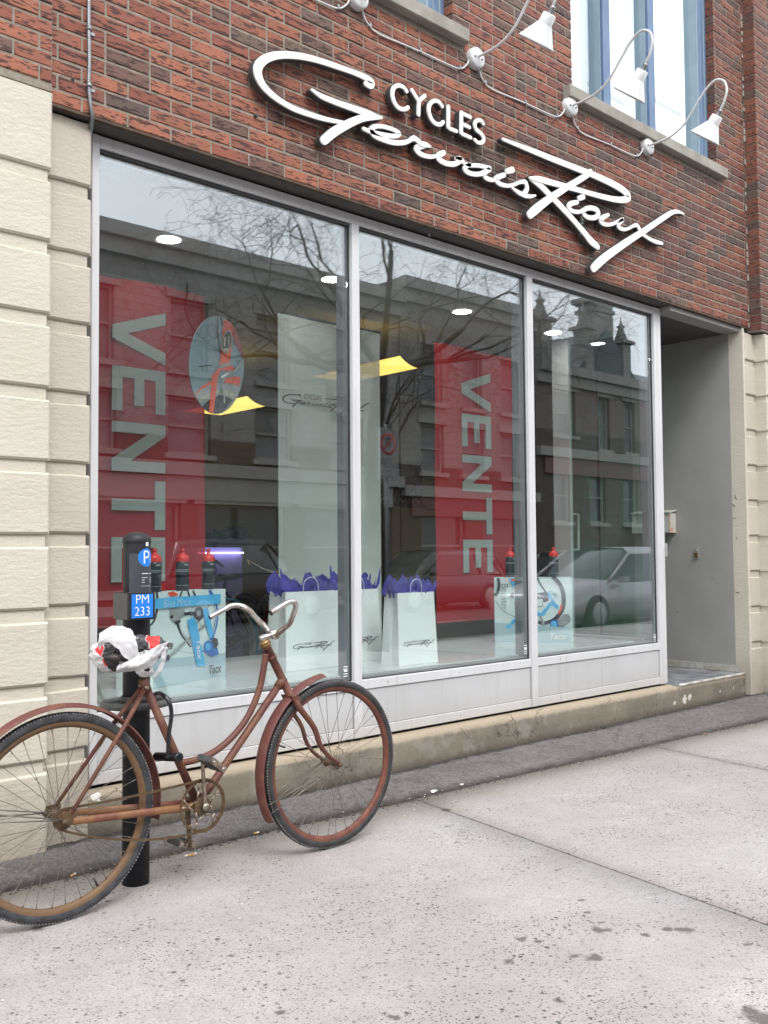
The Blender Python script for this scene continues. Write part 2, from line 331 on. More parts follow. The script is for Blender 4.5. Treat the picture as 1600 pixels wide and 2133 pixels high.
MT['cord'] = pm('paper_cord', (.72, .74, .76), (.66, .68, .7), 20, .7)
MT['box_ice'] = pm('pale_blue_card', (.70, .78, .77), (.65, .74, .735), 2, .5)
MT['box_side'] = pm('dark_blue_card', (.03, .07, .14), (.05, .09, .17), 4, .5)
MT['box_grad'] = pm('greyblue_card', (.38, .50, .56), (.46, .58, .63), 2, .5)
MT['p_blue'] = pm('print_sky_blue', (.08, .42, .75), (.10, .46, .8), 8, .5)
MT['p_dblue'] = pm('print_deep_blue', (.02, .12, .42), (.03, .16, .5), 20, .5)
MT['p_grey'] = pm('print_grey', (.28, .29, .29), (.36, .37, .37), 20, .5)
MT['p_black'] = pm('print_black', (.03, .03, .035), (.05, .05, .06), 20, .5)
MT['p_red'] = pm('print_orange_red', (.85, .11, .04), (.74, .08, .035), 9, .5)
MT['p_darkred'] = pm('print_brown_red', (.34, .06, .045), (.28, .05, .04), 9, .5)
MT['p_steel'] = pm('print_steel_sky', (.26, .34, .38), (.20, .27, .30), 5, .5)
MT['p_cream'] = pm('print_cream', (.5, .47, .38), (.3, .28, .22), 30, .5)
MT['cap'] = pm('red_cap', (.75, .03, .02), (.65, .025, .02), 8, .35)
MT['bottle'] = pm('black_bottle', (.014, .018, .024), (.024, .03, .036), 10, .3)
MT['platform'] = pm('white_gloss_tile', (.60, .63, .63), (.56, .59, .59), 1.5, .1, world=True)
MT['grout'] = pm('grout', (.3, .33, .33), (.26, .29, .29), 20, .6)
MT['shopfloor'] = pm('dark_shop_floor', (.075, .07, .065), (.055, .052, .05), 4, .35, world=True)
MT['shopceil'] = pm('shop_ceiling', (.28, .28, .27), (.24, .24, .23), 2, .8, world=True)
MT['olive'] = pm('olive_shop_wall', (.50, .40, .20), (.42, .335, .165), 2, .85, world=True)
MT['greywall_in'] = pm('grey_shop_wall', (.24, .22, .20), (.20, .18, .165), 2, .85, world=True)
MT['woodf'] = pm('wooden_trim', (.35, .27, .15), (.27, .2, .11), 8, .6)
MT['lamp_y'] = emis('lit_yellow_shade', (1.0, .62, .12), .72, (1.0, .70, .18))
MT['led'] = emis('led_disc', (1, .97, .93), 30)
MT['led_purple'] = emis('violet_led_strip', (.72, .62, 1.0), 3)
MT['counter'] = pm('violet_counter', (.30, .27, .52), (.25, .22, .46), 3, .4)
MT['dark_metal'] = pm('dark_metal', (.03, .03, .035), (.05, .05, .055), 20, .4, .4)
MT['steel'] = pm('brushed_steel', (.6, .6, .6), (.48, .48, .48), 30, .25, .9)
MT['bag_w'] = pm('bag_white_plastic', (.78, .77, .77), (.68, .67, .69), 9, .33, lo=.4, hi=.7)
MT['bag_k'] = pm('bag_black_print', (.022, .02, .02), (.07, .065, .065), 26, .25, lo=.45, hi=.7)
MT['bag_r'] = pm('bag_red_print', (.70, .03, .02), (.6, .02, .02), 12, .3)
MT['bark'] = pm('tree_bark', (.07, .06, .052), (.045, .038, .034), 10, .9, bmp=.5, world=True)
MT['far_stone'] = None
MT['silver'] = pm('silver_car_paint', (.38, .37, .38), (.34, .33, .34), 2, .3, .35)
MT['darkcar'] = pm('black_car_paint', (.03, .032, .036), (.035, .037, .042), 2, .25, .3)
MT['redcar'] = pm('grey_car_paint', (.10, .10, .11), (.085, .085, .09), 2, .3, .3)
MT['carglass'] = pm('car_glass', (.05, .065, .065), (.07, .085, .085), 2, .08)
MT['butt'] = pm('cigarette_filter', (.5, .22, .05), (.7, .4, .12), 60, .8)
MT['buttw'] = pm('cigarette_paper', (.75, .73, .7), (.65, .62, .58), 60, .8)
MT['leaf'] = pm('dry_leaf', (.28, .17, .09), (.18, .1, .06), 60, .8)
MT['gravel'] = pm('loose_grit', (.11, .09, .075), (.04, .033, .028), 40, .9, world=True)
MT['pebble_w'] = pm('white_chip', (.7, .68, .64), (.55, .52, .48), 40, .8, world=True)
MT['mailbox'] = pm('mailbox_white', (.66, .65, .62), (.6, .58, .54), 12, .4)
MT['rustyel'] = pm('rust_stained_paint', (.5, .3, .1), (.6, .55, .45), 30, .6)
MT['ice'] = glassm('icicle_ice', .12, (.9, .93, .95))
MT['poster_k'] = pm('dark_poster', (.035, .035, .04), (.10, .09, .08), 9, .4)
MT['saddle'] = pm('saddle_leather', (.03, .025, .022), (.05, .04, .035), 30, .5)
MT['cream_tyre'] = pm('cream_tyre', (.42, .36, .27), (.36, .3, .22), 20, .7)
MT['turq'] = pm('turquoise_fender', (.05, .42, .58), (.06, .46, .62), 8, .3)
MT['black_frame'] = pm('black_bike_enamel', (.012, .012, .014), (.02, .02, .022), 10, .25)

# ------------------------------------------------------------------ mesh helper
class MB:
    def __init__(s): s.v = []; s.f = []; s.m = []; s.s = []; s.c = []
    def add(s, vs, fs, mi=0, sm=False):
        b = len(s.v); s.v += [tuple(p) for p in vs]
        for f in fs: s.f.append([b+i for i in f]); s.m.append(mi); s.s.append(sm)
        return s
    def box(s, x0, x1, y0, y1, z0, z1, mi=0):
        v = [(x0, y0, z0), (x1, y0, z0), (x1, y1, z0), (x0, y1, z0), (x0, y0, z1), (x1, y0, z1), (x1, y1, z1), (x0, y1, z1)]
        return s.add(v, [(0, 3, 2, 1), (4, 5, 6, 7), (0, 1, 5, 4), (1, 2, 6, 5), (2, 3, 7, 6), (3, 0, 4, 7)], mi)
    def obox(s, c, ax, ay, az, mi=0):      # centre and half-axis vectors
        c = Vector(c); v = [c+ax*i+ay*j+az*k for k in (-1, 1) for i, j in ((-1, -1), (1, -1), (1, 1), (-1, 1))]
        return s.add(v, [(0, 3, 2, 1), (4, 5, 6, 7), (0, 1, 5, 4), (1, 2, 6, 5), (2, 3, 7, 6), (3, 0, 4, 7)], mi)
    def bbox(s, x0, x1, y0, y1, z0, z1, b=.003, mi=0):   # box with a chamfered front (-y) rim
        v = [(x0+b, y0, z0+b), (x1-b, y0, z0+b), (x1-b, y0, z1-b), (x0+b, y0, z1-b), (x0, y0+b, z0), (x1, y0+b, z0), (x1, y0+b, z1), (x0, y0+b, z1), (x0, y1, z0), (x1, y1, z0), (x1, y1, z1), (x0, y1, z1)]
        return s.add(v, [(0, 1, 2, 3), (4, 5, 1, 0), (5, 6, 2, 1), (6, 7, 3, 2), (7, 4, 0, 3), (8, 9, 5, 4), (9, 10, 6, 5), (10, 11, 7, 6), (11, 8, 4, 7), (11, 10, 9, 8)], mi)
    def tube(s, pts, rad, n=10, mi=0, cap=True, closed=False, squash=None):
        pts = [Vector(p) for p in pts]; k = len(pts)
        if not hasattr(rad, '__len__'): rad = [rad]*k
        rings = []; up = None
        for i, p in enumerate(pts):
            a = pts[(i-1) % k] if (i > 0 or closed) else pts[i]
            b = pts[(i+1) % k] if (i < k-1 or closed) else pts[i]
            t = (b-a).normalized() if (b-a).length > 1e-9 else Vector((0, 0, 1))
            if up is None:
                up = Vector((0, 0, 1)) if abs(t.z) < .9 else Vector((0, 1, 0))
            x = (up-t*up.dot(t)).normalized(); up = x; y = t.cross(x)
            sx, sy = squash if squash else (1, 1)
            rings.append([p+(x*math.cos(2*math.pi*j/n)*sx+y*math.sin(2*math.pi*j/n)*sy)*rad[i] for j in range(n)])
        vs = [q for r in rings for q in r]; fs = []
        for i in range(k if closed else k-1):
            i2 = (i+1) % k
            for j in range(n): fs.append((i*n+j, i*n+(j+1) % n, i2*n+(j+1) % n, i2*n+j))
        s.add(vs, fs, mi, True)
        if cap and not closed:
            b = len(s.v)-k*n
            s.f.append([b+j for j in reversed(range(n))]); s.m.append(mi); s.s.append(False)
            s.f.append([b+(k-1)*n+j for j in range(n)]); s.m.append(mi); s.s.append(False)
        return s
    def cyl(s, p0, p1, r, n=16, mi=0): return s.tube([p0, p1], r, n, mi)
    def lathe(s, prof, c, axis=Vector((0, 0, 1)), n=24, mi=0, cap=False):   # prof (r, h)
        axis = Vector(axis).normalized(); a = Vector((1, 0, 0)) if abs(axis.x) < .8 else Vector((0, 1, 0))
        x = (a-axis*a.dot(axis)).normalized(); y = axis.cross(x); c = Vector(c)
        vs = [c+axis*h+(x*math.cos(2*math.pi*j/n)+y*math.sin(2*math.pi*j/n))*r for r, h in prof for j in range(n)]
        fs = [(i*n+j, i*n+(j+1) % n, (i+1)*n+(j+1) % n, (i+1)*n+j) for i in range(len(prof)-1) for j in range(n)]
        return s.add(vs, fs, mi, True)
    def prism(s, poly, d, mi=0, mi_side=None):   # closed 3D polygon, extruded by vector d
        poly = [Vector(p) for p in poly]; n = len(poly); d = Vector(d)
        vs = poly+[p+d for p in poly]
        b = len(s.v); s.add(vs, [], mi)
        s.f.append([b+i for i in range(n)]); s.m.append(mi); s.s.append(False)
        s.f.append([b+n+i for i in reversed(range(n))]); s.m.append(mi); s.s.append(False)
        for i in range(n):
            j = (i+1) % n; s.f.append([b+j, b+i, b+n+i, b+n+j]); s.m.append(mi if mi_side is None else mi_side); s.s.append(False)
        return s
    def build(s, name, mat, parent=None, loc=None, recalc=True):
        off = Vector((0, 0, 0)); p = parent
        while p is not None: off += p.location; p = p.parent
        if loc is not None and parent is None: off = Vector(loc)
        me = bpy.data.meshes.new(name)
        me.from_pydata([tuple(Vector(v)-off) for v in s.v], [], s.f)
        for m in (mat if isinstance(mat, (list, tuple)) else [mat]): me.materials.append(m)
        me.polygons.foreach_set('material_index', s.m); me.polygons.foreach_set('use_smooth', s.s)
        if recalc:
            bm = bmesh.new(); bm.from_mesh(me); bmesh.ops.recalc_face_normals(bm, faces=bm.faces); bm.to_mesh(me); bm.free()
        me.update()
        o = bpy.data.objects.new(name, me); col.objects.link(o); o.parent = parent
        if parent is None: o.location = off
        return o
def thing(name, label, cat, loc=(0, 0, 0), group=None):
    o = bpy.data.objects.new(name, None); col.objects.link(o); o.location = loc; o.empty_display_size = .1
    return tag(o, label, cat, group)
def tag(o, label, cat, group=None):
    o['label'] = label; o['category'] = cat
    if group: o['group'] = group
    return o
def struct(o): o['kind'] = 'structure'; return o
def kids(o): return [c for c in bpy.data.objects if c.parent == o]
CH = {}
def copy_tree(o, parent=None):
    c = o.copy(); col.objects.link(c); c.parent = parent
    for ch in CHILD.get(o.name, []): copy_tree(ch, c)
    return c
def index_children():
    CHILD.clear()
    for o in bpy.data.objects:
        if o.parent: CHILD.setdefault(o.parent.name, []).append(o)
CHILD = {}
def catmull(P, n=6, closed=False):
    P = [Vector(p) for p in P]; out = []; k = len(P)
    for i in range(k if closed else k-1):
        if closed: a, b, c, d = P[(i-1) % k], P[i], P[(i+1) % k], P[(i+2) % k]
        else: a, b, c, d = P[max(i-1, 0)], P[i], P[i+1], P[min(i+2, k-1)]
        for j in range(n):
            t = j/n
            out.append(.5*((2*b)+(c-a)*t+(2*a-5*b+4*c-d)*t*t+(3*b-a-3*c+d)*t**3))
    if not closed: out.append(P[-1])
    return out
def ribbon(pts, n=6, caps=(1, 1)):
    """pts (u, v, width) -> outline polygon of a brush stroke"""
    S = catmull([Vector(p) for p in pts], n)
    Lf, Rt = [], []
    k = len(S)
    for i, p in enumerate(S):
        a = S[max(i-1, 0)]; b = S[min(i+1, k-1)]
        t = Vector((b.x-a.x, b.y-a.y)); t = t.normalized() if t.length > 1e-9 else Vector((1, 0))
        nn = Vector((-t.y, t.x)); w = max(p.z, .0004)/2
        Lf.append((p.x+nn.x*w, p.y+nn.y*w)); Rt.append((p.x-nn.x*w, p.y-nn.y*w))
    return Lf, Rt, S
def stroke_mesh(mb, pts, place, depth, mi=0, mis=0, n=6):
    """place(u, v, h) -> 3D. Strip of quads (front, back, sides) with round ends."""
    Lf, Rt, S = ribbon(pts, n)
    k = len(Lf)
    def endcap(i, j, sgn):
        p = S[i]; q = S[j]; t = Vector((p.x-q.x, p.y-q.y)).normalized(); nn = Vector((-t.y, t.x)); w = max(p.z, .0004)/2
        return [(p.x+(nn.x*math.cos(a)+t.x*math.sin(a))*w, p.y+(nn.y*math.cos(a)+t.y*math.sin(a))*w) for a in [math.pi*m/6 for m in range(1, 6)]]
    b = len(mb.v)
    fr = [place(u, v, 0) for u, v in Lf]+[place(u, v, 0) for u, v in Rt]
    bk = [place(u, v, depth) for u, v in Lf]+[place(u, v, depth) for u, v in Rt]
    fs = [(i, i+1, k+i+1, k+i) for i in range(k-1)]
    mb.add(fr+bk, fs, mi)
    if depth:
        mb.add([], [], mi)
        for i in range(k-1):
            mb.f += [[b+2*k+i, b+3*k+i, b+3*k+i+1, b+2*k+i+1], [b+i, b+2*k+i, b+2*k+i+1, b+i+1], [b+k+i, b+k+i+1, b+3*k+i+1, b+3*k+i]]
            mb.m += [mis]*3; mb.s += [False]*3
    for (i, j, A, Bv) in ((k-1, max(k-3, 0), 0, 0), (0, min(2, k-1), 0, 0)):
        arc = endcap(i, j, 1)
        first = (Lf[i], Rt[i]) if i else (Rt[i], Lf[i])
        poly = [first[0]]+arc+[first[1]]
        mb.add([place(u, v, 0) for u, v in poly], [list(range(len(poly)))], mi)
        if depth:
            q = [place(u, v, 0) for u, v in poly]+[place(u, v, depth) for u, v in poly]; m_ = len(poly)
            mb.add(q, [(a, a+1, m_+a+1, m_+a) for a in range(m_-1)]+[[m_+a for a in range(m_)]], mis)

# ------------------------------------------------------------------ key dimensions of the shopfront (metres, from the camera solve)
XL, XO1, M1L, M1R, M2L, M2R, XO3, XR = 1.987, 2.024, 3.543, 3.598, 5.098, 5.160, 6.668, 6.768
ZT, ZO, ZS, ZP, ZQ = 2.930, 2.874, .314, .262, .053
YB = -.11            # face of the brickwork
XREC = 7.90          # right wall of the entrance recess
GZ = -.20            # ground at the wall
ZLINT = 2.942

# ================================================================== GROUND
# far ground sheet, road, kerbs, pavements
struct(MB().box(-150, 190, -150, 150, -.9, -.42).build('ground', MT['road']))
struct(MB().box(-150, 190, -14.2, -5.35, -.6, -.352).build('road', MT['road']))
for nm, y0, y1 in (('kerb', -5.35, -5.2), ('kerb', -14.35, -14.2)):
    k = MB()
    for i in range(-10, 30): k.bbox(i*1.8+.006, i*1.8+1.794, y0, y1, -.5, -.205, .01)
    struct(k.build(nm, MT['kerb']))
struct(MB().box(-60, 90, -18.05, -14.35, -.5, -.21).build('far_pavement', MT['slab']))
def joint_x(xj, y):  # joints run slightly askew to the wall
    return xj+(y+.58)*.17
pav = struct(MB().box(-30, 60, -5.2, -.03, -.5, -.232).build('pavement', MT['gravel']))
XJ = [-8.6, -6.6, -4.6, -2.6, -.6, 3.43, 5.43, 7.43, 9.43, 11.43, 13.43, 15.43]
def strip_y(x): return -.40-.05*x
rs = random.Random(3)
def slab(xa, xb, ya, yb, tiltseed):
    """cast slab with soft worn arrises; ya/yb functions of x"""
    mb = MB(); g = .0035; nx, ny = 14, 10
    top = []; r = random.Random(tiltseed); dz = r.uniform(-.002, .002)
    for j in range(ny+1):
        for i in range(nx+1):
            s_ = i/nx; t_ = j/ny
            x0 = xa+g; x1 = xb-g
            x = x0+(x1-x0)*s_; y = ya(x)+(yb(x)-ya(x))*t_; x = joint_x(x, y) if abs(ya(x)-yb(x)) > .2 else x
            e = min(i, nx-i, j, ny-j)
            w = .004*noise.noise(Vector((x*9, y*9, 0))) if e == 0 else 0
            if e == 0: x += w; y += .006*noise.noise(Vector((x*11, y*11, 4)))
            z = -.2+dz+.0022*noise.noise(Vector((x*1.3, y*1.3, 2)))-(.005 if e == 0 else 0)
            top.append((x, y, z))
    W_ = nx+1
    mb.add(top, [(j*W_+i, j*W_+i+1, (j+1)*W_+i+1, (j+1)*W_+i) for j in range(ny) for i in range(nx)], 0, True)
    rim = [j*W_ for j in range(ny+1)]+[ny*W_+i for i in range(1, nx+1)]+[j*W_+nx for j in range(ny-1, -1, -1)]+[i for i in range(nx-1, 0, -1)]
    b = len(mb.v); mb.add([(top[i][0], top[i][1], -.24) for i in rim], [])
    for a in range(len(rim)):
        c = (a+1) % len(rim); mb.f.append([rim[a], rim[c], b+c, b+a]); mb.m.append(0); mb.s.append(False)
    return mb
for i in range(len(XJ)-1):
    a, b_ = XJ[i], XJ[i+1]
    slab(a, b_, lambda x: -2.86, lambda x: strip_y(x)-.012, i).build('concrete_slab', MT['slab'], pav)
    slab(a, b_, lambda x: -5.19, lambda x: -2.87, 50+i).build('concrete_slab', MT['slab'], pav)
# asphalt strip beside the wall, lumpy, with a ragged dirty edge
mb = MB(); nx, ny = 1150, 34; X0, X1 = .2, 10.
vs = []
for j in range(ny+1):
    for i in range(nx+1):
        x = X0+(X1-X0)*i/nx; t_ = j/ny
        ya = strip_y(x)+.01*noise.noise(Vector((x*6, 0, 1)))+.012*noise.noise(Vector((x*19, 0, 1))); y = ya+(-.035-ya)*t_
        z = -.205+.016*math.sin(math.pi*t_)+.006*noise.noise(Vector((x*2, y*5, 0)))+.006*noise.noise(Vector((x*18, y*18, 0)))+.0055*noise.noise(Vector((x*48, y*48, 0)))+.003*noise.noise(Vector((x*95, y*95, 0)))
        if j == 0: z -= .02
        # cracks across the patch
        for xc in (5.62, 7.9, .9):
            dd = abs(x-xc-.18*noise.noise(Vector((y*7, xc, 0)))-(y+.4)*.5)
            z -= .02*max(0, 1-dd/.03)
        z -= .012*max(0, 1-abs(t_-1)/.12)
        vs.append((x, y, z))
mb.add(vs, [(j*(nx+1)+i, j*(nx+1)+i+1, (j+1)*(nx+1)+i+1, (j+1)*(nx+1)+i) for j in range(ny) for i in range(nx)], 0, True)
struct(mb.build('asphalt_strip', MT['strip']))
# loose grit in the joint and along the foot of the wall
mb = MB(); rg = random.Random(11)
def pebble(mb, x, y, z, s, rg):
    a = rg.uniform(0, 6.28); ca, sa = math.cos(a)*s, math.sin(a)*s; h = s*rg.uniform(.4, .9)
    mb.add([(x+ca, y+sa, z), (x-sa*.8, y+ca*.7, z), (x-ca, y-sa*.9, z), (x+sa*.7, y-ca*.8, z), (x+ca*.2, y, z+h)], [(0, 1, 4), (1, 2, 4), (2, 3, 4), (3, 0, 4)])
for i in range(5200):
    x = rg.uniform(.2, 9); y = strip_y(x)+rg.gauss(-.002, .022); pebble(mb, x, y, -.205, rg.uniform(.002, .0085), rg)
for i in range(1800):
    x = rg.uniform(1.3, 9); y = -.07-abs(rg.gauss(0, .022)); pebble(mb, x, y, -.205, rg.uniform(.003, .010), rg)
for i in range(900):
    x = rg.uniform(.2, 9); y = rg.uniform(strip_y(x), -.08); pebble(mb, x, y, -.198, rg.uniform(.0015, .004), rg)
g = mb.build('grit', MT['gravel'], recalc=False); g['kind'] = 'stuff'
mb = MB()
for i in range(260):
    x = rg.uniform(.6, 8.5); y = rg.uniform(strip_y(x)-.1, -.09) if rg.random() < .6 else rg.uniform(-1.6, -.5); pebble(mb, x, y, -.199, rg.uniform(.0015, .005), rg)
g = mb.build('white_grit', MT['pebble_w'], recalc=False); g['kind'] = 'stuff'
# litter
def butt(px, py, a, lab, unlit=True):
    p = PZ(px, py, -.193); d = Vector((math.cos(a), math.sin(a), 0)); t = thing('cigarette_butt', lab, 'cigarette butt', (p.x, p.y, -.198), 'cigarette ends dropped on the ground')
    MB().cyl(p-d*.013, p+d*.002, .004, 8).build('filter', MT['butt'], t); MB().cyl(p+d*.002, p+d*.014, .0038, 8).build('paper', MT['buttw'], t)
butt(404, 1779, .3, 'orange cigarette butt under the lowered bicycle pedal')
butt(392, 1782, 2.9, 'second orange butt touching the one under the pedal')
butt(152, 1822, .5, 'pale cigarette butt on the asphalt seen through the rear wheel')
butt(534, 1735, .2, 'white cigarette end behind the front mudguard')
def flake(px, py, s, mat, name, lab, cat, seed):
    p = PZ(px, py, -.194); rr = random.Random(seed); mb = MB(); n = 9; vs = []
    for h in (0, .004):
        for j in range(n):
            a = 2*math.pi*j/n; r = s*rr.uniform(.55, 1.1); vs.append((p.x+math.cos(a)*r*1.5, p.y+math.sin(a)*r*.8, p.z-.006+h+rr.uniform(0, s*.35)))
    mb.add(vs, [list(range(n)), list(range(2*n-1, n-1, -1))]+[(j, (j+1) % n, n+(j+1) % n, n+j) for j in range(n)])
    tag(mb.build(name, mat, loc=(p.x, p.y, -.2)), lab, cat)
flake(904, 1647, .019, MT['pebble_w'], 'crumpled_scrap', 'cream crumpled scrap in the dirty joint right of the front wheel', 'litter', 1)
flake(832, 1642, .016, MT['buttw'], 'paper_scrap', 'white paper scrap on the asphalt just right of the front tyre', 'litter', 2)
flake(962, 1633, .011, MT['pebble_w'], 'paper_scrap', 'small cream scrap in the joint further right of the wheel', 'litter', 3)
flake(655, 1665, .018, MT['leaf'], 'dead_leaf', 'brown dead leaf on the asphalt behind the front wheel spokes', 'leaf', 4)
flake(970+500, 1528, .016, MT['leaf'], 'dead_leaf', 'yellowish dead leaf in the joint near the entrance step', 'leaf', 5)

# ================================================================== SHOP BUILDING
bld = thing('shop_building', 'red brick building with white framed shop window and cream rusticated pillars', 'building', (1.987, 0, 0))
# ---- upper wall: mortar bed with openings
WIN = [(5.50, 7.52), (2.35, 4.28)]; ZSILL = 4.235; ZWT = 6.6; ZTOP = 6.9
mb = MB()
def wallpiece(mb, x0, x1, z0, z1, y=YB+.0045, t=.25): mb.box(x0, x1, y, y+t, z0, z1)
wallpiece(mb, -3., WIN[1][0]-.006, ZLINT+.012, ZTOP); wallpiece(mb, WIN[1][1]+.006, WIN[0][0]-.006, ZLINT+.012, ZTOP); wallpiece(mb, WIN[0][1]+.006, 8.04, ZLINT+.012, ZTOP)
for a, b_ in WIN: wallpiece(mb, a-.006, b_+.006, ZLINT+.012, ZSILL-.09); wallpiece(mb, a-.006, b_+.006, ZWT, ZTOP)
wall = mb.build('brick_wall', MT['mortar'], bld)
MB().box(8.037, 11., -.2135, .1, 2.915, ZTOP).build('brick_pier', MT['mortar'], bld)
MB().box(-3., 1.735, -.135, .1, 2.99, ZTOP).build('brick_pier', MT['mortar'], bld)
# ---- bricks
ROW = .0683; MOD = .222; J = .0115
rb = random.Random(5)
def tone(x, header=False):
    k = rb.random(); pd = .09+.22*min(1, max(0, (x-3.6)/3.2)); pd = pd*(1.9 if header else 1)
    if k < pd*.55: c = (.19, .10, .08)
    elif k < pd*.8: c = (.20, .13, .098)
    elif k < pd: c = (.15, .098, .088)
    elif k < pd+.25: c = (.32, .095, .058)
    elif k < pd+.5: c = (.37, .122, .070)
    elif k < pd+.62: c = (.25, .085, .062)
    else: c = (.40, .138, .078)
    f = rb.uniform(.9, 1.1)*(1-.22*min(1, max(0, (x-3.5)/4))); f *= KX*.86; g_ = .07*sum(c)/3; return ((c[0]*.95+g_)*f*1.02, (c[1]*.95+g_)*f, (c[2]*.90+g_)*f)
BR = []   # (x0, x1, z0, z1, yfront, tone, ydepth)
def lay(x0, x1, z0, z1, y, holes=(), depth=.03, jitter=True, flem=None, left_edge_full=False):
    rows = int((z1-z0)/ROW)
    for r in range(rows):
        za = z0+r*ROW; zb = za+ROW-J
        fl = (r % 6 == 4) if flem is None else flem
        x = x0-((.111 if r % 2 else 0)+.07); h = False
        while x < x1:
            w = .111 if (fl and h) else MOD
            if fl: h = not h
            a, b_ = max(x, x0), min(x+w-J*.9, x1)
            x += w
            segs = [(a, b_)]
            for hx0, hx1, hz0, hz1 in holes:
                if zb > hz0 and za < hz1:
                    ns = []
                    for s0, s1 in segs:
                        if s1 <= hx0 or s0 >= hx1: ns.append((s0, s1)); continue
                        if s0 < hx0: ns.append((s0, hx0))
                        if s1 > hx1: ns.append((hx1, s1))
                    segs = ns
            for s0, s1 in segs:
                if s1-s0 < .007: continue
                dep = .078 if any(abs(s0-h_[1]) < .001 or abs(s1-h_[0]) < .001 for h_ in holes) else depth
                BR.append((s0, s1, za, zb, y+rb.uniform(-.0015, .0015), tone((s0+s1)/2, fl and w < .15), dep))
Z0B = ZLINT+.016
holes = [(a, b_, ZSILL-.09, ZWT) for a, b_ in WIN]+[(a-.1, b_+.1, ZSILL-.095, ZSILL+.0) for a, b_ in WIN]
lay(1.737, 8.028, Z0B, 6.3, YB, holes)
lay(.2, 1.733, Z0B+.0683, 6.3, YB-.03, (), .03)
lay(8.032, 9.9, Z0B-.03, 6.3, YB-.108, (), .105)
def pxarea(b):
    c = Vector(((b[0]+b[1])/2, b[4], (b[2]+b[3])/2)); v = c-CAM; k = v.dot(fw)
    if k <= 0: return 0
    x = 800+F*v.dot(RT)/k; y = 1066.5-F*v.dot(UP)/k
    if x < 0 or x > 1600 or y < 0 or y > 2133: return 0
    cosn = abs(v.normalized().y); return (b[1]-b[0])*(b[3]-b[2])*cosn/k**2
order = sorted(range(len(BR)), key=lambda i: -pxarea(BR[i]))
near = set(order[:300])
def brick_geo(x0, x1, z0, z1, y, d):
    mb = MB(); return mb.bbox(x0, x1, y, y+d, z0, z1, .0035)
CACHE = {}
stuff = MB(); stuff_cols = []
def col_attr(me, cols):
    ca = me.color_attributes.new('bc', 'FLOAT_COLOR', 'CORNER')
    ca.data.foreach_set('color', [c for q in cols for c in (q[0], q[1], q[2], 1.0)])
pal = {}
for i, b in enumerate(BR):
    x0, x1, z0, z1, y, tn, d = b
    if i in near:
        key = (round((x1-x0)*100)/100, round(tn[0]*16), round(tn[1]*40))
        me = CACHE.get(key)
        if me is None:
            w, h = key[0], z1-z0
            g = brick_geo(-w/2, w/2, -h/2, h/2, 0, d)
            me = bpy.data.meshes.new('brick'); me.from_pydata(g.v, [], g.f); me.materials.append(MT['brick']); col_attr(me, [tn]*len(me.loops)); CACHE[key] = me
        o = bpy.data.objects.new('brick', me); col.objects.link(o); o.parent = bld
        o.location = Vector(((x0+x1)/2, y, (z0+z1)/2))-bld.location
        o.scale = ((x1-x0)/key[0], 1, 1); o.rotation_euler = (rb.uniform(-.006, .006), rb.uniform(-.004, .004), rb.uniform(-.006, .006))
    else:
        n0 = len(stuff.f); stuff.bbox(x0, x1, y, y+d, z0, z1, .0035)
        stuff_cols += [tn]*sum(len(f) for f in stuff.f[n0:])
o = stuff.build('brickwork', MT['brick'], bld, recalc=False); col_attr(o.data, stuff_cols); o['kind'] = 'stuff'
# pale caulked seam in the corner of the right pier, anchor holes
mb = MB()
for r in range(48):
    if rb.random() < .6: mb.box(8.012, 8.03, YB-.002-rb.uniform(0, .006), YB+.004, Z0B+r*ROW, Z0B+r*ROW+rb.uniform(.03, .06))
mb.build('caulk_seam', MT['mortar_light'], bld)
for px, py in ((283, 262), (152, 165), (895, 490), (984, 475)):
    p = PY(px, py, YB-.002); MB().lathe([(.004, .002), (.008, .0), (.008, .006)], p, (0, 1, 0), 12).build('anchor_hole', MT['print_d'], bld)
# ---- lintel and soffits
MB().box(1.745, 8.03, YB-.004, YB+.02, ZLINT, ZLINT+.0125).build('steel_lintel', MT['lintel'], bld)
MB().box(1.745, 8.03, YB+.0205, .06, ZLINT+.001, ZLINT+.03).build('soffit', MT['soffit'], bld)
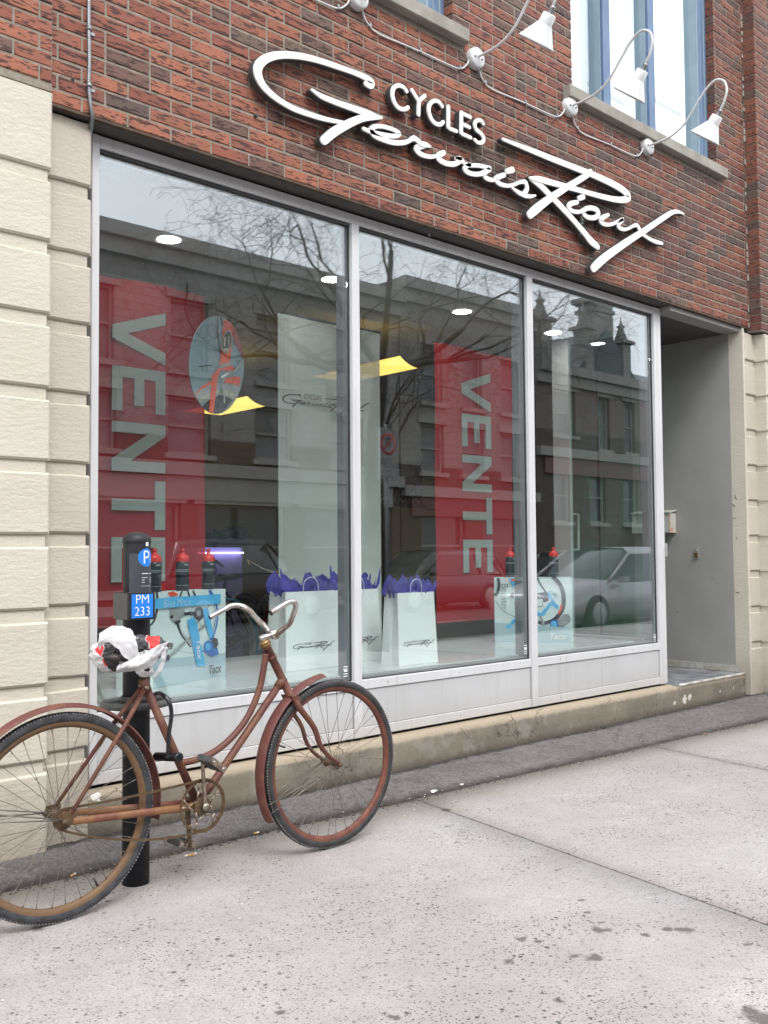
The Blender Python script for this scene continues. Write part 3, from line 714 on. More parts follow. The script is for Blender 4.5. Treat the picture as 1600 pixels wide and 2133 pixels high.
# ---- rusticated pillars
def pillar(x0, x1, yf, yb, ztops, zbot, mat, ztop, inset=.015, side=.014):
    """blocks with bevelled lower/upper lips; grooves between are recessed"""
    MB().box(x0+side, x1-side, yf+inset, yb, zbot, ztop-.02).build('pillar_core', mat, bld)
    edges = [ztop]+ztops+[zbot]
    for i in range(len(edges)-1):
        zt = edges[i]-(0 if i == 0 else .052); zb = edges[i+1]
        if zt-zb < .03: continue
        mb = MB(); b = .009
        us = [0, b/(x1-x0)]+[i_/9 for i_ in range(1, 9)]+[1-b/(x1-x0), 1]; ws = [0, b/(zt-zb)]+[i_/5 for i_ in range(1, 5)]+[1-b/(zt-zb), 1]
        us = sorted(set(us)); ws = sorted(set(ws)); nx, nz = len(us)-1, len(ws)-1; vs = []
        for j in range(nz+1):
            for k in range(nx+1):
                x = x0+(x1-x0)*us[k]; z = zb+(zt-zb)*ws[j]
                e = (k in (0, nx)) or (j in (0, nz))
                y = yf+(b*.8 if e else 0)+.0022*noise.noise(Vector((x*7, z*7, i)))
                if k in (0, 1, nx-1, nx): x += .003*noise.noise(Vector((x*3, z*22, 3)))
                if j in (0, 1, nz-1, nz): z += .004*noise.noise(Vector((x*12, z*2, i+5)))
                if j == nz: y += .010
                vs.append((x, y, z))
        mb.add(vs, [(j*(nx+1)+k, j*(nx+1)+k+1, (j+1)*(nx+1)+k+1, (j+1)*(nx+1)+k) for j in range(nz) for k in range(nx)], 0, False)
        rim = [k for k in range(nx+1)]+[j*(nx+1)+nx for j in range(1, nz+1)]+[nz*(nx+1)+k for k in range(nx-1, -1, -1)]+[j*(nx+1) for j in range(nz-1, 0, -1)]
        b0 = len(mb.v); mb.add([(vs[q][0], yb-.004, vs[q][2]) for q in rim], [])
        for a in range(len(rim)):
            c = (a+1) % len(rim); mb.f.append([rim[a], rim[c], b0+c, b0+a]); mb.m.append(0); mb.s.append(False)
        mb.build('stucco_block', mat, bld)
zg = [2.640-i*.3075 for i in range(9)]
pillar(-3., 1.725, -.17, -.02, zg, -.215, MT['stucco'], 2.975)
pillar(1.70, 1.950, -.075, .05, [z+.008 for z in zg], -.215, MT['stucco2'], 2.937)
zr = [2.665-i*.3035 for i in range(9)]
pillar(7.934, 8.13, -.115, .05, [z+.004 for z in zr], -.215, MT['stucco2'], 2.905)
pillar(8.11, 11., -.215, -.02, zr, -.215, MT['stucco'], 2.90)
MB().box(7.902, 7.932, -.108, .02, -.2, 2.94).build('door_jamb', MT['stucco'], bld)
# ---- plinth
mb = MB(); nx = 160; prof = [(.02, -.016), (-.035, -.018), (-.056, -.030), (-.064, -.055), (-.066, -.13), (-.068, -.215)]
vs = []
for i in range(nx+1):
    x = 1.942+(6.80-1.942)*i/nx
    for j, (y, z) in enumerate(prof):
        w = .006*noise.noise(Vector((x*3, z*9, 0)))+.004*noise.noise(Vector((x*17, z*30, 0)))
        vs.append((x, y+(w if j > 0 else 0), z+(.005*noise.noise(Vector((x*5, 1, 0))) if 0 < j < 4 else 0)))
P = len(prof)
mb.add(vs, [(i*P+j, (i+1)*P+j, (i+1)*P+j+1, i*P+j+1) for i in range(nx) for j in range(P-1)], 0, True)
mb.add([(6.80, .02, -.016), (6.80, -.035, -.018), (6.80, -.066, -.215), (6.80, .02, -.215)], [(0, 1, 2, 3)])
mb.build('cement_plinth', MT['plinth'], bld)
MB().box(6.801, 7.90, -.062, .02, -.215, -.034).build('step_riser', MT['plinth'], bld)
for i in range(6):
    xa = 6.83+i*.179; MB().tube([(xa+.002, -.052, -.024), (xa+.176, -.052, -.024)], .0165, 10, squash=(.8, 1)).build('step_nosing', MT['nosing'], bld)
# ---- entrance recess
MB().box(6.77, 7.90, -.045, 1.6, -.05, -.018).build('entrance_floor', MT['stepfloor'], bld)
MB().box(XREC, 8.0, .0205, 1.7, -.2, 2.93).build('recess_wall', MT['greywall'], bld)
for px, py, an, ln in ((1533, 1035, 70, .05), (1529, 1052, 40, .04), (1484, 1205, 60, .02), (1531, 1079, 10, .02), (1537, 1234, 5, .03), (1535, 1120, 80, .02), (1462, 1384, 35, .1), (1410, 1275, 20, .03)):
    p = PX(px, py, XREC); d = Vector((0, math.cos(R(an)), math.sin(R(an))))*ln*.5; MB().tube([p-d, p+Vector((0, .004, 0)), p+d], [.0012, .003, .001], 5).build('paint_chip', MT['print_d'], bld)
MB().box(XREC-.008, XREC-.0005, -.02, 1.02, -.015, .04).build('skirting', MT['nosing'], bld)
MB().box(6.775, XREC-.001, .061, 1.2, 2.907, 2.93).build('recess_ceiling', MT['soffit'], bld)
MB().box(6.775, XREC-.001, -.085, .058, 2.905, 2.9405).build('recess_header', MT['greywall'], bld)
# side glazing and corner post of the display, glass door
MB().box(6.70, 6.735, .84, 1.01, -.018, 2.906).build('corner_post', MT['alu2'], bld)
MB().box(6.712, 6.722, .14, .838, .34, 2.88).build('side_pane', MT['glass_door'], bld)
MB().box(6.70, 6.735, .14, .838, -.018, .337).build('side_panel', MT['alu2'], bld)
door = MB().box(6.745, 7.33, .985, .997, 0, 2.86).build('glass_door', MT['glass_door'], bld)
MB().box(6.745, 7.33, .98, 1.002, 2.865, 2.9).build('door_header', MT['alu_in'], bld)
MB().box(7.34, 7.88, .985, .997, 0, 2.86).build('side_pane', MT['glass_door'], bld)
MB().box(7.331, 7.339, .98, 1.0, 0, 2.86).build('door_seal', MT['gasket'], bld)
MB().box(6.735, 6.744, .98, 1.0, 0, 2.86).build('door_seal', MT['gasket'], bld)
h = [(6.80, .98, 1.345), (6.80, .93, 1.345), (6.93, .93, 1.345), (6.93, .93, 1.04), (6.80, .93, 1.04), (6.80, .98, 1.04)]
MB().tube(h, .012, 10).build('door_handle', MT['alu'], door)
# ---- shopfront frame
fr = MB()
D0, D1 = 0, .125
fr.bbox(XL, XO1, D0, D1, 0, ZT, .002); fr.bbox(XO3, XR, D0, D1, -.002, ZT, .002)
fr.bbox(XO1+.0005, XO3-.0005, D0+.001, D1, ZO, ZT-.001, .002)
frame = fr.build('shopfront_frame', MT['alu'], bld)
for a, b_ in ((M1L, M1R), (M2L, M2R)): MB().bbox(a, b_, -.004, .118, .0, ZO-.0005, .0025).build('mullion', MT['alu'], frame)
for a, b_ in ((XO1, M1L), (M1R, M2L), (M2R, XO3)):
    a += .0006; b_ -= .0006
    MB().bbox(a, b_, .002, .11, ZP, ZS, .002).build('sill_rail', MT['alu'], frame)
    MB().bbox(a, b_, .002, .11, 0, ZQ, .002).build('bottom_rail', MT['alu'], frame)
    MB().box(a+.004, b_-.004, .010, .02, ZQ+.003, ZP-.003).build('kick_panel', MT['alu2'], frame)
    g = MB(); g.box(a, a+.004, .011, .03, ZQ, ZP); g.box(b_-.004, b_, .011, .03, ZQ, ZP); g.box(a, b_, .012, .03, ZP-.003, ZP-.0003); g.box(a, b_, .012, .03, ZQ+.0003, ZQ+.003)
    g.box(a, a+.007, .022, .032, ZS, ZO); g.box(b_-.007, b_, .022, .032, ZS, ZO); g.box(a+.007, b_-.007, .014, .034, ZO-.016, ZO-.0004); g.box(a+.007, b_-.007, .022, .034, ZS+.0003, ZS+.005)
    g.build('gasket', MT['gasket'], frame)
    MB().box(a+.006, b_-.006, .030, .040, ZS+.004, ZO-.006).build('pane', MT['glass'], frame)
    MB().box(a+.002, b_-.002, .05, .10, ZS+.001, ZS+.012).build('glazing_bead', MT['alu_in'], frame)
    # interior side of the mullions is unpainted
for xa in (M1L, M2L, XO3): MB().box(xa-.0022, xa-.0008, .045, .135, ZS+.013, ZO-.002).build('mullion_lining', MT['alu_in'], frame)
for xa in (M1R, M2R, XO1): MB().box(xa+.0008, xa+.0022, .045, .135, ZS+.013, ZO-.002).build('mullion_lining', MT['alu_in'], frame)
for xx in (XO1+.3, 2.9, M1R+.2, 4.4, M2R+.25, 6.3):
    for zz in (.027, .288): MB().lathe([(.0, -.0015), (.004, -.001), (.005, .0008)], (xx, .0015, zz), (0, 1, 0), 10).build('screw', MT['alu_in'], frame)
MB().box(XR+.0005, XR+.004, -.02, .03, .98, 1.08).build('strike_plate', MT['steel'], frame)
# alarm stickers in the lower corner of each pane
for px, py in ((720, 1398), (1095, 1352), (1364, 1328)):
    p = PY(px, py, .0285); mb = MB()
    for k in range(5): 
        w = .016 if k not in (2,) else .012
        mb.box(p.x-w, p.x+w, .0285, .0295, p.z-.03+k*.013, p.z-.03+k*.013+(.004 if k != 2 else .010))
    mb.build('sticker', MT['print_w'], frame)
# ---- upper windows
def upper_window(x0, x1, splits, curtained, lab):
    fz0 = ZSILL; d = -.035
    w = MB(); w.box(x0, x0+.05, d, .08, fz0, ZWT); w.box(x1-.14, x1, d, .08, fz0, ZWT); w.box(x0+.05, x1-.14, d+.01, .08, fz0, fz0+.035)
    wf = w.build('window_frame', MT['blue'], bld)
    w = MB(); w.box(x1-.155, x1-.1405, d-.004, .08, fz0, ZWT); w.box(x1-.05, x1-.035, d-.006, d, fz0, ZWT); w.box(x1-.1, x1-.094, d-.003, d, fz0, ZWT)
    w.build('trim', MT['blue_l'], wf)
    for s in splits:
        MB().box(s-.045, s+.045, d, .08, fz0+.036, ZWT).build('mullion', MT['blue'], wf); MB().box(s-.061, s-.0455, d+.02, .08, fz0+.036, ZWT).build('trim', MT['blue_l'], wf)
    MB().box(x0+.05, x1-.14, .03, .036, fz0+.03, ZWT).build('pane', MT['glass_up'], wf)
    # curtain with soft folds behind the glass
    mb = MB(); n = 160; vs = []
    for i in range(n+1):
        x = x0+.03+(curtained-x0-.03)*i/n; y = .17+.012*math.sin(x*40)+.006*math.sin(x*91)
        vs += [(x, y, fz0-.02), (x, y, ZWT)]
    mb.add(vs, [(2*i, 2*i+2, 2*i+3, 2*i+1) for i in range(n)], 0, True); mb.build('curtain', MT['curtain'], wf)
    MB().box(curtained, x1-.1, .6, .62, fz0, ZWT).build('room_blind', MT['curtain'], wf)
    return wf
wf = upper_window(5.50, 7.52, (6.04, 6.66), 6.66, '')
mb = MB(); mb.box(6.72, 7.36, .10, .13, 4.70, 4.735); mb.box(6.72, 7.36, .10, .13, 4.33, 4.36); mb.box(6.0, 6.5, .10, .12, 4.52, 4.55); mb.build('guard_bar', MT['p_grey'], wf)
upper_window(2.35, 4.28, (2.9, 3.6), 3.6, '')
for a, b_ in WIN: MB().bbox(a-.095, b_+.095, -.165, .05, ZSILL-.088, ZSILL-.001, .006).build('stone_sill', MT['stone'], bld)

# ================================================================== SHOP INTERIOR (structure)
struct(MB().box(.2, 13, .13, 6.5, -.2, -.03).build('shop_floor', MT['shopfloor']))
struct(MB().box(.2, 13, .131, 6.5, 2.95, 3.05).build('shop_ceiling', MT['shopceil']))
struct(MB().box(.2, 13, 6.0, 6.1, -.03, 2.95).build('back_wall', MT['olive']))
struct(MB().box(.1, 1.95, .13, .2, -.03, 2.95).build('shop_wall', MT['greywall_in']))
struct(MB().box(1.2, 1.3, .2, 6, -.03, 2.95).build('side_wall', MT['greywall_in']))
struct(MB().box(12.5, 12.6, .2, 6, -.03, 2.95).build('side_wall', MT['olive']))
struct(MB().box(8.01, 12.5, .15, .3, -.03, 2.95).build('front_wall', MT['greywall_in']))
struct(MB().box(7.6, 8.0, 4.4, 6.0, -.03, 2.95).build('partition_wall', MT['olive']))
# dropped ceiling over the display with its lower edge
struct(MB().box(1.31, 6.9, .132, 1.45, 2.82, 2.949).build('display_ceiling', MT['shopceil']))
# display platform of glossy tiles
plat = struct(MB().box(1.9, 6.48, .112, 1.40, -.03, .326).build('display_platform', MT['grout']))
for i in range(8):
    for j in range(3):
        xa = 1.905+i*.5725; ya = .112+j*.43
        MB().box(xa, min(xa+.569, 6.48), ya, ya+.4265, .3265, .335).build('tile', MT['platform'], plat)
# ================================================================== SIGN
sign = thing('shop_sign', 'large white script lettering standing off the brick wall above the windows', 'sign', (3.6, YB, 3.4))
YS = -.172
def z5(ox, oy, s, pts): return [(ox+p[0]/s, oy+p[1]/s, p[2]) for p in pts]
A = lambda pts: z5(500, 80, 5, pts)
B = lambda pts: z5(740, 160, 5, pts)
Cc = lambda pts: z5(880, 270, 5, pts)
Dd = lambda pts: z5(1030, 270, 5, pts)
Ee = lambda pts: z5(1150, 360, 5.333, pts)
SCRIPT = [
 ('G', A([(1320, 470, .034), (1360, 480, .046), (1372, 452, .042), (1330, 415, .034), (1240, 372, .030), (1130, 330, .028), (1000, 285, .030), (850, 235, .031), (700, 195, .033), (550, 172, .035), (400, 172, .038), (290, 200, .042), (222, 248, .046), (190, 310, .048), (196, 390, .046), (240, 480, .040), (315, 565, .034), (425, 650, .030), (565, 730, .028), (730, 790, .027), (900, 840, .024), (1080, 875, .018)])),
 ('G', A([(760, 530, .014), (850, 592, .026), (960, 640, .030), (1080, 685, .032), (1210, 730, .034), (1340, 775, .036), (1470, 820, .016)])),
 ('G', A([(1478, 822, .018), (1380, 815, .034), (1280, 828, .038), (1180, 865, .042), (1080, 915, .046), (980, 975, .048), (880, 1060, .046)])),
 ('e', B([(100, 535, .018), (190, 572, .022), (300, 598, .024), (400, 612, .022), (455, 605, .022), (465, 578, .022), (400, 540, .020), (300, 512, .020), (215, 512, .022), (180, 548, .028), (215, 605, .027), (310, 650, .025), (420, 680, .025), (520, 678, .023), (590, 652, .021), (625, 630, .026)])),
 ('r', B([(590, 640, .02), (640, 645, .026), (690, 690, .026), (745, 705, .026), (790, 722, .010)])),
 ('r', B([(740, 715, .022), (670, 725, .030), (655, 755, .030), (700, 800, .025), (780, 825, .021), (850, 820, .018), (900, 790, .02)])),
 ('v', B([(930, 785, .026), (880, 815, .032), (885, 855, .030), (950, 895, .026), (1030, 905, .026), (1090, 880, .026), (1105, 850, .026), (1050, 838, .016), (1110, 850, .018), (1135, 868, .012)])),
 ('a', B([(1110, 880, .014), (1180, 915, .020), (1290, 922, .021), (1370, 940, .022), (1410, 955, .024), (1360, 985, .026), (1310, 1008, .024), (1230, 1010, .024), (1160, 980, .026), (1150, 940, .024), (1200, 912, .02)])),
 ('a', B([(1410, 950, .03), (1360, 1000, .030), (1370, 1045, .026), (1440, 1070, .022), (1500, 1055, .018), (1540, 1020, .022)])),
 ('i', Cc([(860, 468, .026), (800, 490, .030), (775, 515, .030), (810, 560, .026), (890, 582, .021), (960, 570, .019), (1010, 548, .020), (1070, 540, .024), (1090, 570, .028), (1095, 620, .026), (1060, 668, .022)])),
 ('i', Cc([(895, 428, .030), (950, 412, .034)])),
 ('s', Cc([(940, 600, .012), (1000, 645, .022), (1070, 680, .026), (1130, 692, .020), (1185, 682, .010)])),
 ('R', Dd([(92, 98, .016), (300, 180, .026), (600, 300, .034), (800, 378, .036), (960, 440, .038), (1080, 490, .040), (1220, 555, .042), (1340, 625, .044), (1400, 690, .046), (1370, 725, .042), (1280, 728, .036), (1150, 702, .032), (1000, 662, .030), (860, 622, .030), (740, 588, .032), (600, 550, .034), (470, 515, .034), (375, 500, .014)])),
 ('R', Dd([(380, 505, .018), (490, 580, .036), (600, 690, .038), (720, 815, .038), (830, 935, .036), (950, 1075, .040)])+Ee([(440, 750, .046), (518, 818, .036)])),
 ('R', Dd([(1010, 440, .038), (900, 515, .036), (770, 592, .036), (620, 690, .040), (510, 770, .046), (430, 835, .050), (375, 885, .044)])),
 ('i', Ee([(295, 322, .024), (225, 338, .030), (198, 378, .028), (245, 422, .024), (320, 428, .022), (365, 405, .022)])),
 ('i', Ee([(310, 280, .030), (355, 262, .034)])),
 ('o', Ee([(365, 420, .026), (395, 392, .028), (455, 386, .030), (515, 410, .032), (530, 450, .032), (495, 490, .030), (425, 492, .028), (375, 462, .028), (362, 425, .026)])),
 ('u', Ee([(635, 462, .02), (575, 495, .030), (552, 535, .030), (600, 570, .024), (670, 568, .021), (740, 538, .020), (800, 512, .024), (760, 550, .028), (748, 595, .026), (800, 625, .022), (860, 615, .018), (910, 588, .019), (950, 578, .024), (975, 610, .026), (1000, 660, .026), (1060, 710, .022), (1130, 750, .024), (1180, 768, .026), (1235, 782, .018)])),
 ('x', Ee([(1468, 456, .010), (1410, 432, .022), (1340, 438, .030), (1240, 500, .036), (1120, 582, .036), (1000, 662, .038), (870, 745, .042), (730, 840, .046), (600, 935, .050), (520, 1005, .052), (465, 1060, .046)])),
 ('C', B([(548, 145, .019), (510, 100, .019), (455, 84, .020), (412, 112, .021), (400, 180, .022), (420, 260, .022), (465, 318, .021), (525, 332, .020), (562, 312, .019)])),
 ('Y', B([(597, 135, .019), (635, 195, .020), (668, 255, .020), (668, 320, .02), (667, 388, .020)])),
 ('Y', B([(738, 190, .019), (703, 220, .019), (672, 258, .019)])),
 ('C', B([(915, 303, .019), (880, 258, .019), (832, 245, .020), (788, 278, .021), (775, 345, .022), (797, 425, .022), (842, 480, .021), (895, 492, .020), (925, 466, .019)])),
 ('L', B([(975, 308, .021), (975, 420, .021), (974, 520, .021)])), ('L', B([(974, 524, .019), (1020, 544, .019), (1064, 562, .019)])),
 ('E', B([(1112, 370, .021), (1112, 480, .021), (1110, 580, .021)])), ('E', B([(1114, 584, .019), (1165, 606, .019), (1215, 628, .019)])), ('E', B([(1114, 372, .019), (1160, 394, .019), (1206, 416, .019)])), ('E', B([(1114, 478, .019), (1160, 499, .019), (1204, 520, .019)])),
 ('S', B([(1345, 485, .018), (1318, 452, .019), (1278, 450, .020), (1256, 490, .021), (1270, 542, .021), (1315, 583, .021), (1348, 628, .021), (1336, 676, .020), (1292, 682, .019), (1256, 652, .018)])),
]
LOGO = []   # the same strokes in metres on the wall, for the small prints
for idx, (nm, pts) in enumerate(SCRIPT):
    world = []
    for px, py, w in pts:
        p = PY(px, py, YS); world.append((p.x, p.z, w))
    LOGO.append((nm, world))
    off = (idx*7 % 12)*.0007; world = [(a, c, w*(1.0 if idx < 3 else 1.16)) for a, c, w in world]
    mb = MB()
    fc = [(a, c, w) for a, c, w in world]; rt = [(a, c, w+.008) for a, c, w in world]
    stroke_mesh(mb, fc, lambda u, v, h: Vector((u, YS+off+h, v)), .012, 0, 0, 7)
    stroke_mesh(mb, rt, lambda u, v, h: Vector((u, YS+off+.010+h, v)), .034, 1, 1, 7)
    mb.build('letter', [MT['sign_face'], MT['sign_side']], sign)
# stand-off studs and icicles
for px, py in ((535, 240), (655, 200), (1052, 312), (860, 245), (975, 290), (1250, 480), (1120, 440), (770, 190)):
    p = PY(px, py, YS+.05); MB().cyl((p.x, YS+.045, p.z), (p.x, YB+.002, p.z), .009, 10).build('stud', MT['sign_side'], sign)
for px, py, ln in ((1194, 395, .05), (1212, 388, .07), (1216, 385, .05), (1205, 440, .05), (1210, 445, .08), (1213, 448, .09), (1216, 452, .06), (1231, 562, .05), (1160, 403, .04), (1208, 478, .08), (1213, 482, .07)):
    p = PY(px, py, YS+.02); MB().tube([(p.x, YS+.02, p.z), (p.x, YS+.02, p.z-ln*.5), (p.x, YS+.02, p.z-ln)], [.0035, .0025, .0006], 6).build('icicle', MT['ice'], sign)
# ================================================================== GOOSENECK LAMPS, cable, conduit
lamp_x = [3.49, 4.468, 5.447, 6.423]
def make_lamp(x, lab):
    zc = 4.094; t = thing('wall_lamp', lab, 'lamp', (x, YB, zc), 'white gooseneck lamps along the wall above the sign')
    MB().lathe([(.0, -.036), (.055, -.036), (.064, -.030), (.066, .004), (.066, .01)], (x, YB-.006, zc), (0, 1, 0), 28).build('wall_plate', MT['white'], t)
    for s in (-1, 1): MB().lathe([(.0, -.046), (.005, -.044), (.007, -.036)], (x+s*.032, YB-.006, zc-.004), (0, 1, 0), 10).build('screw', MT['galv'], t)
    path = catmull([(x, -.14, 4.10), (x, -.24, 4.098), (x, -.34, 4.112), (x, -.44, 4.165), (x, -.53, 4.265), (x, -.61, 4.355), (x, -.69, 4.400), (x, -.755, 4.370), (x, -.775, 4.300), (x, -.755, 4.225), (x, -.725, 4.175)], 5)
    MB().tube(path, .0085, 10).build('gooseneck', MT['white'], t)
    a = Vector((0, .62, -.78)).normalized(); top = Vector((x, -.712, 4.150))
    MB().lathe([(.0, -.02), (.014, -.018), (.017, .0), (.012, .012), (.018, .018), (.014, .03)], top-a*.01, a, 16).build('knuckle', MT['galv'], t)
    sh = MB().lathe([(.0, .016), (.034, .016), (.040, .020), (.043, .070), (.050, .082), (.112, .178), (.118, .186), (.114, .185), (.048, .088), (.038, .078)], top, a, 32)
    s_ = sh.build('lamp_shade', MT['white'], t)
    MB().lathe([(.0, .10), (.022, .10), (.03, .13), (.028, .155), (.0, .17)], top, a, 16).build('bulb', MT['print_w'], s_)
    return t
labs = ['gooseneck lamp at the top edge beside the first sill, only its round plate in view', 'gooseneck lamp whose arm leaves the photo, shade left of the upper window', 'middle gooseneck lamp with its shade in front of the upper window panes', 'rightmost gooseneck lamp with its shade hanging beside the blue window post']
lamp0 = make_lamp(lamp_x[0], labs[0]); index_children()
for x, lb in zip(lamp_x[1:], labs[1:]):
    c = copy_tree(lamp0); c.location.x = x; c['label'] = lb
for i in range(-1, 3):
    xa = lamp_x[0]+i*.9785; xb = xa+.9785
    pts = catmull([(xa+.03, -.125, 4.045), (xa+.075, -.12, 3.985), (xa+.17, -.118, 3.955), (xa+.45, -.118, 3.97), (xa+.72, -.118, 3.975), (xa+.84, -.12, 3.985), (xa+.90, -.122, 4.03), (xb-.062, -.125, 4.062)], 6)
    t = thing('lamp_cable', ['pale cable running off the left from the first lamp plate', 'thin pale cable swagged between the first and second lamp plates', 'thin pale cable swagged from the lamp above CYCLES to the middle lamp', 'thin pale cable swagged between the two rightmost lamp plates'][i+1], 'cable', (xa, YB, 4.0), 'cables between the wall lamps')
    MB().tube(pts, .0052, 8).build('cable_run', MT['white'], t)
    for q in (.2, .45, .7): 
        p = pts[int(len(pts)*q)]; MB().box(p.x-.007, p.x+.007, YB-.016, YB-.0005, p.z-.004, p.z+.02).build('clip', MT['galv'], t)
t = thing('steel_conduit', 'flexible ribbed steel conduit running down the brick to the window corner', 'conduit', (1.95, YB, 3.0))
cp = [PY(183, -60, -.125), PY(185, 0, -.125), PY(185, 60, -.125), PY(186, 120, -.125), PY(185, 175, -.125), PY(188, 215, -.125), PY(192, 240, -.122), PY(190, 262, -.09), PY(188, 275, -.06)]
pts = catmull(cp, 40); mb = MB(); mb.tube(pts, [.0085+.0014*math.sin(i*2.1) for i in range(len(pts))], 10); mb.build('conduit_run', MT['galv'], t)
for py in (60, 178):
    p = PY(186, py, -.125); mb = MB(); mb.lathe([(.0115, -.008), (.0125, -.008), (.0125, .008), (.0115, .008)], p, (0, 0, 1), 14); mb.box(p.x+.008, p.x+.032, YB-.004, YB-.0005, p.z-.018, p.z-.004); mb.build('conduit_clamp', MT['galv'], t)

# ================================================================== PARKING POST
BX, BY = 1.812, -.74
t = thing('parking_post', 'black round parking post with blue P disc and PM 233 plate behind the bicycle', 'parking post', (BX, BY, GZ))
MB().lathe([(.0, .0), (.0500, .0), (.0500, 1.27)], (BX, BY, GZ-.01), n=40).build('post', MT['black'], t)
MB().lathe([(.0505, 0), (.0525, .003), (.0528, .012), (.050, .024), (.041, .034), (.024, .041), (.0, .043)], (BX, BY, GZ+1.258), n=40).build('cap', MT['black'], t)
# wrap-around front panel carrying the print
def arcpatch(mb, r, a0, a1, z0, z1, n=16, mi=0):
    vs = []
    for i in range(n+1):
        a = a0+(a1-a0)*i/n
        for z in (z0, z1): vs.append((BX+r*math.sin(a), BY-r*math.cos(a), z))
    mb.add(vs, [(2*i, 2*i+2, 2*i+3, 2*i+1) for i in range(n)], mi, True)
mb = MB(); arcpatch(mb, .0525, R(-60), R(70), .875, 1.02); mb.build('info_panel', MT['print_d'], t)
def on_post(u, v, r=.0535): return Vector((BX+r*math.sin(u/r), BY-r*math.cos(u/r), v))
def wrap_disc(cu, cz, rad, r, n=36):
    mb = MB(); vs = [on_post(cu, cz, r)]
    rings = 5
    for k in range(1, rings+1):
        for i in range(n): a = 2*math.pi*i/n; vs.append(on_post(cu+rad*k/rings*math.cos(a), cz+rad*k/rings*math.sin(a), r))
    fs = [(0, 1+i, 1+(i+1) % n) for i in range(n)]
    for k in range(rings-1):
        for i in range(n): fs.append((1+k*n+i, 1+(k+1)*n+i, 1+(k+1)*n+(i+1) % n, 1+k*n+(i+1) % n))
    mb.add(vs, fs, 0, True); return mb
CU = .012
disc = wrap_disc(CU, 1.005, .034, .0528).build('parking_disc', MT['blue_sign'], t)
for o_ in t.children: pass
def poststroke(pts, w, r=.0536):
    mb = MB(); stroke_mesh(mb, [(a+CU, b_, w) for a, b_ in pts], lambda u, v, h: on_post(u, v, r), 0, n=5); return mb
mb = poststroke([(-.010, .985), (-.010, 1.005), (-.010, 1.027)], .0055)
mb2 = poststroke([(-.010, 1.027), (.0, 1.028), (.009, 1.024), (.012, 1.016), (.008, 1.008), (0, 1.005), (-.010, 1.005)], .0055, .0538)
o = mb.build('letter_P', MT['print_w'], disc); mb2.build('letter_P', MT['print_w'], disc)
poststroke([(.024, .999), (.019, 1.001), (.020, .995), (.024, .992), (.019, .988)], .0018, .0539).build('dollar_mark', MT['print_w'], disc)
mb = MB(); 
for i in range(8): 
    pass
arcpatch(mb, .0527, R(10), R(24), 1.048, 1.062, 4); mb.build('sticker', MT['print_w'], t)
mb = MB(); arcpatch(mb, .0530, R(-8), R(22), .944, .9465, 6); arcpatch(mb, .0530, R(30), R(55), .944, .9465, 6)
for k, (a, b_) in enumerate(((-8, 18), (-8, 4), (-8, 4))): arcpatch(mb, .0530, R(a), R(b_), .929-.0085*k, .9305-.0085*k, 4); arcpatch(mb, .0530, R(32), R(52), .929-.0085*k, .9305-.0085*k, 4)
arcpatch(mb, .0530, R(-10), R(40), .8985, .8993, 6)
mb.build('hours_print', MT['print_w'], t)
# number box
bc = Vector((1.778, -.780, .8275))
box_ = MB().obox(bc, Vector((.053, 0, 0)), Vector((0, .055, 0)), Vector((0, 0, .0495))).build('number_box', MT['black'], t)
MB().box(bc.x-.0545, bc.x-.0532, bc.y-.053, bc.y+.053, .780, .875).build('box_side', MT['grey_box'], box_)
YF = bc.y-.0555
MB().bbox(bc.x-.054, bc.x+.054, YF-.006, YF+.0, .777, .878, .002).build('plate_frame', MT['black'], box_)
plate = MB().box(bc.x-.042, bc.x+.044, YF-.0075, YF-.0062, .785, .871).build('number_plate', MT['blue_sign'], box_)
def font_mesh(text, size, place, mat, name, parent, align='CENTER', bold=0.0, th=.0008, sx=1.0, spacing=1.0, shear=0.):
    cu = bpy.data.curves.new(name, 'FONT'); cu.body = text; cu.size = size; cu.align_x = align; cu.align_y = 'CENTER'; cu.offset = bold; cu.resolution_u = 3
    cu.space_character = spacing; cu.shear = shear; cu.extrude = 0
    tmp = bpy.data.objects.new(name, cu); col.objects.link(tmp)
    me = bpy.data.meshes.new_from_object(tmp); bpy.data.objects.remove(tmp); bpy.data.curves.remove(cu)
    n = len(me.vertices); vs = [place(v.co.x*sx, v.co.y) for v in me.vertices]; fs = [list(p.vertices) for p in me.polygons]
    mb = MB(); mb.add(vs, fs); bpy.data.meshes.remove(me)
    return mb.build(name, mat, parent, recalc=False)
font_mesh('PM', .048, lambda u, v: Vector((bc.x+.001+u, YF-.0083, .851+v)), MT['print_w'], 'plate_text', box_, bold=-.0006, sx=.95)
font_mesh('233', .048, lambda u, v: Vector((bc.x+.001+u, YF-.0083, .807+v)), MT['print_w'], 'plate_text', box_, bold=-.0006, sx=.92)
# bicycle ring round the post
MB().lathe([(.054, 0), (.058, .003), (.058, .042), (.054, .045)], (BX, BY, .445), n=32).build('ring_clamp', MT['dark_metal'], t)
ring = [(BX+.122*math.cos(a), BY+.105*math.sin(a), .462) for a in [2*math.pi*i/48 for i in range(48)]]
MB().tube(ring, .0135, 12, closed=True).build('bicycle_ring', MT['grey_box'], t)
MB().cyl((BX-.115, BY, .462), (BX-.05, BY, .462), .009).build('ring_arm', MT['grey_box'], t)

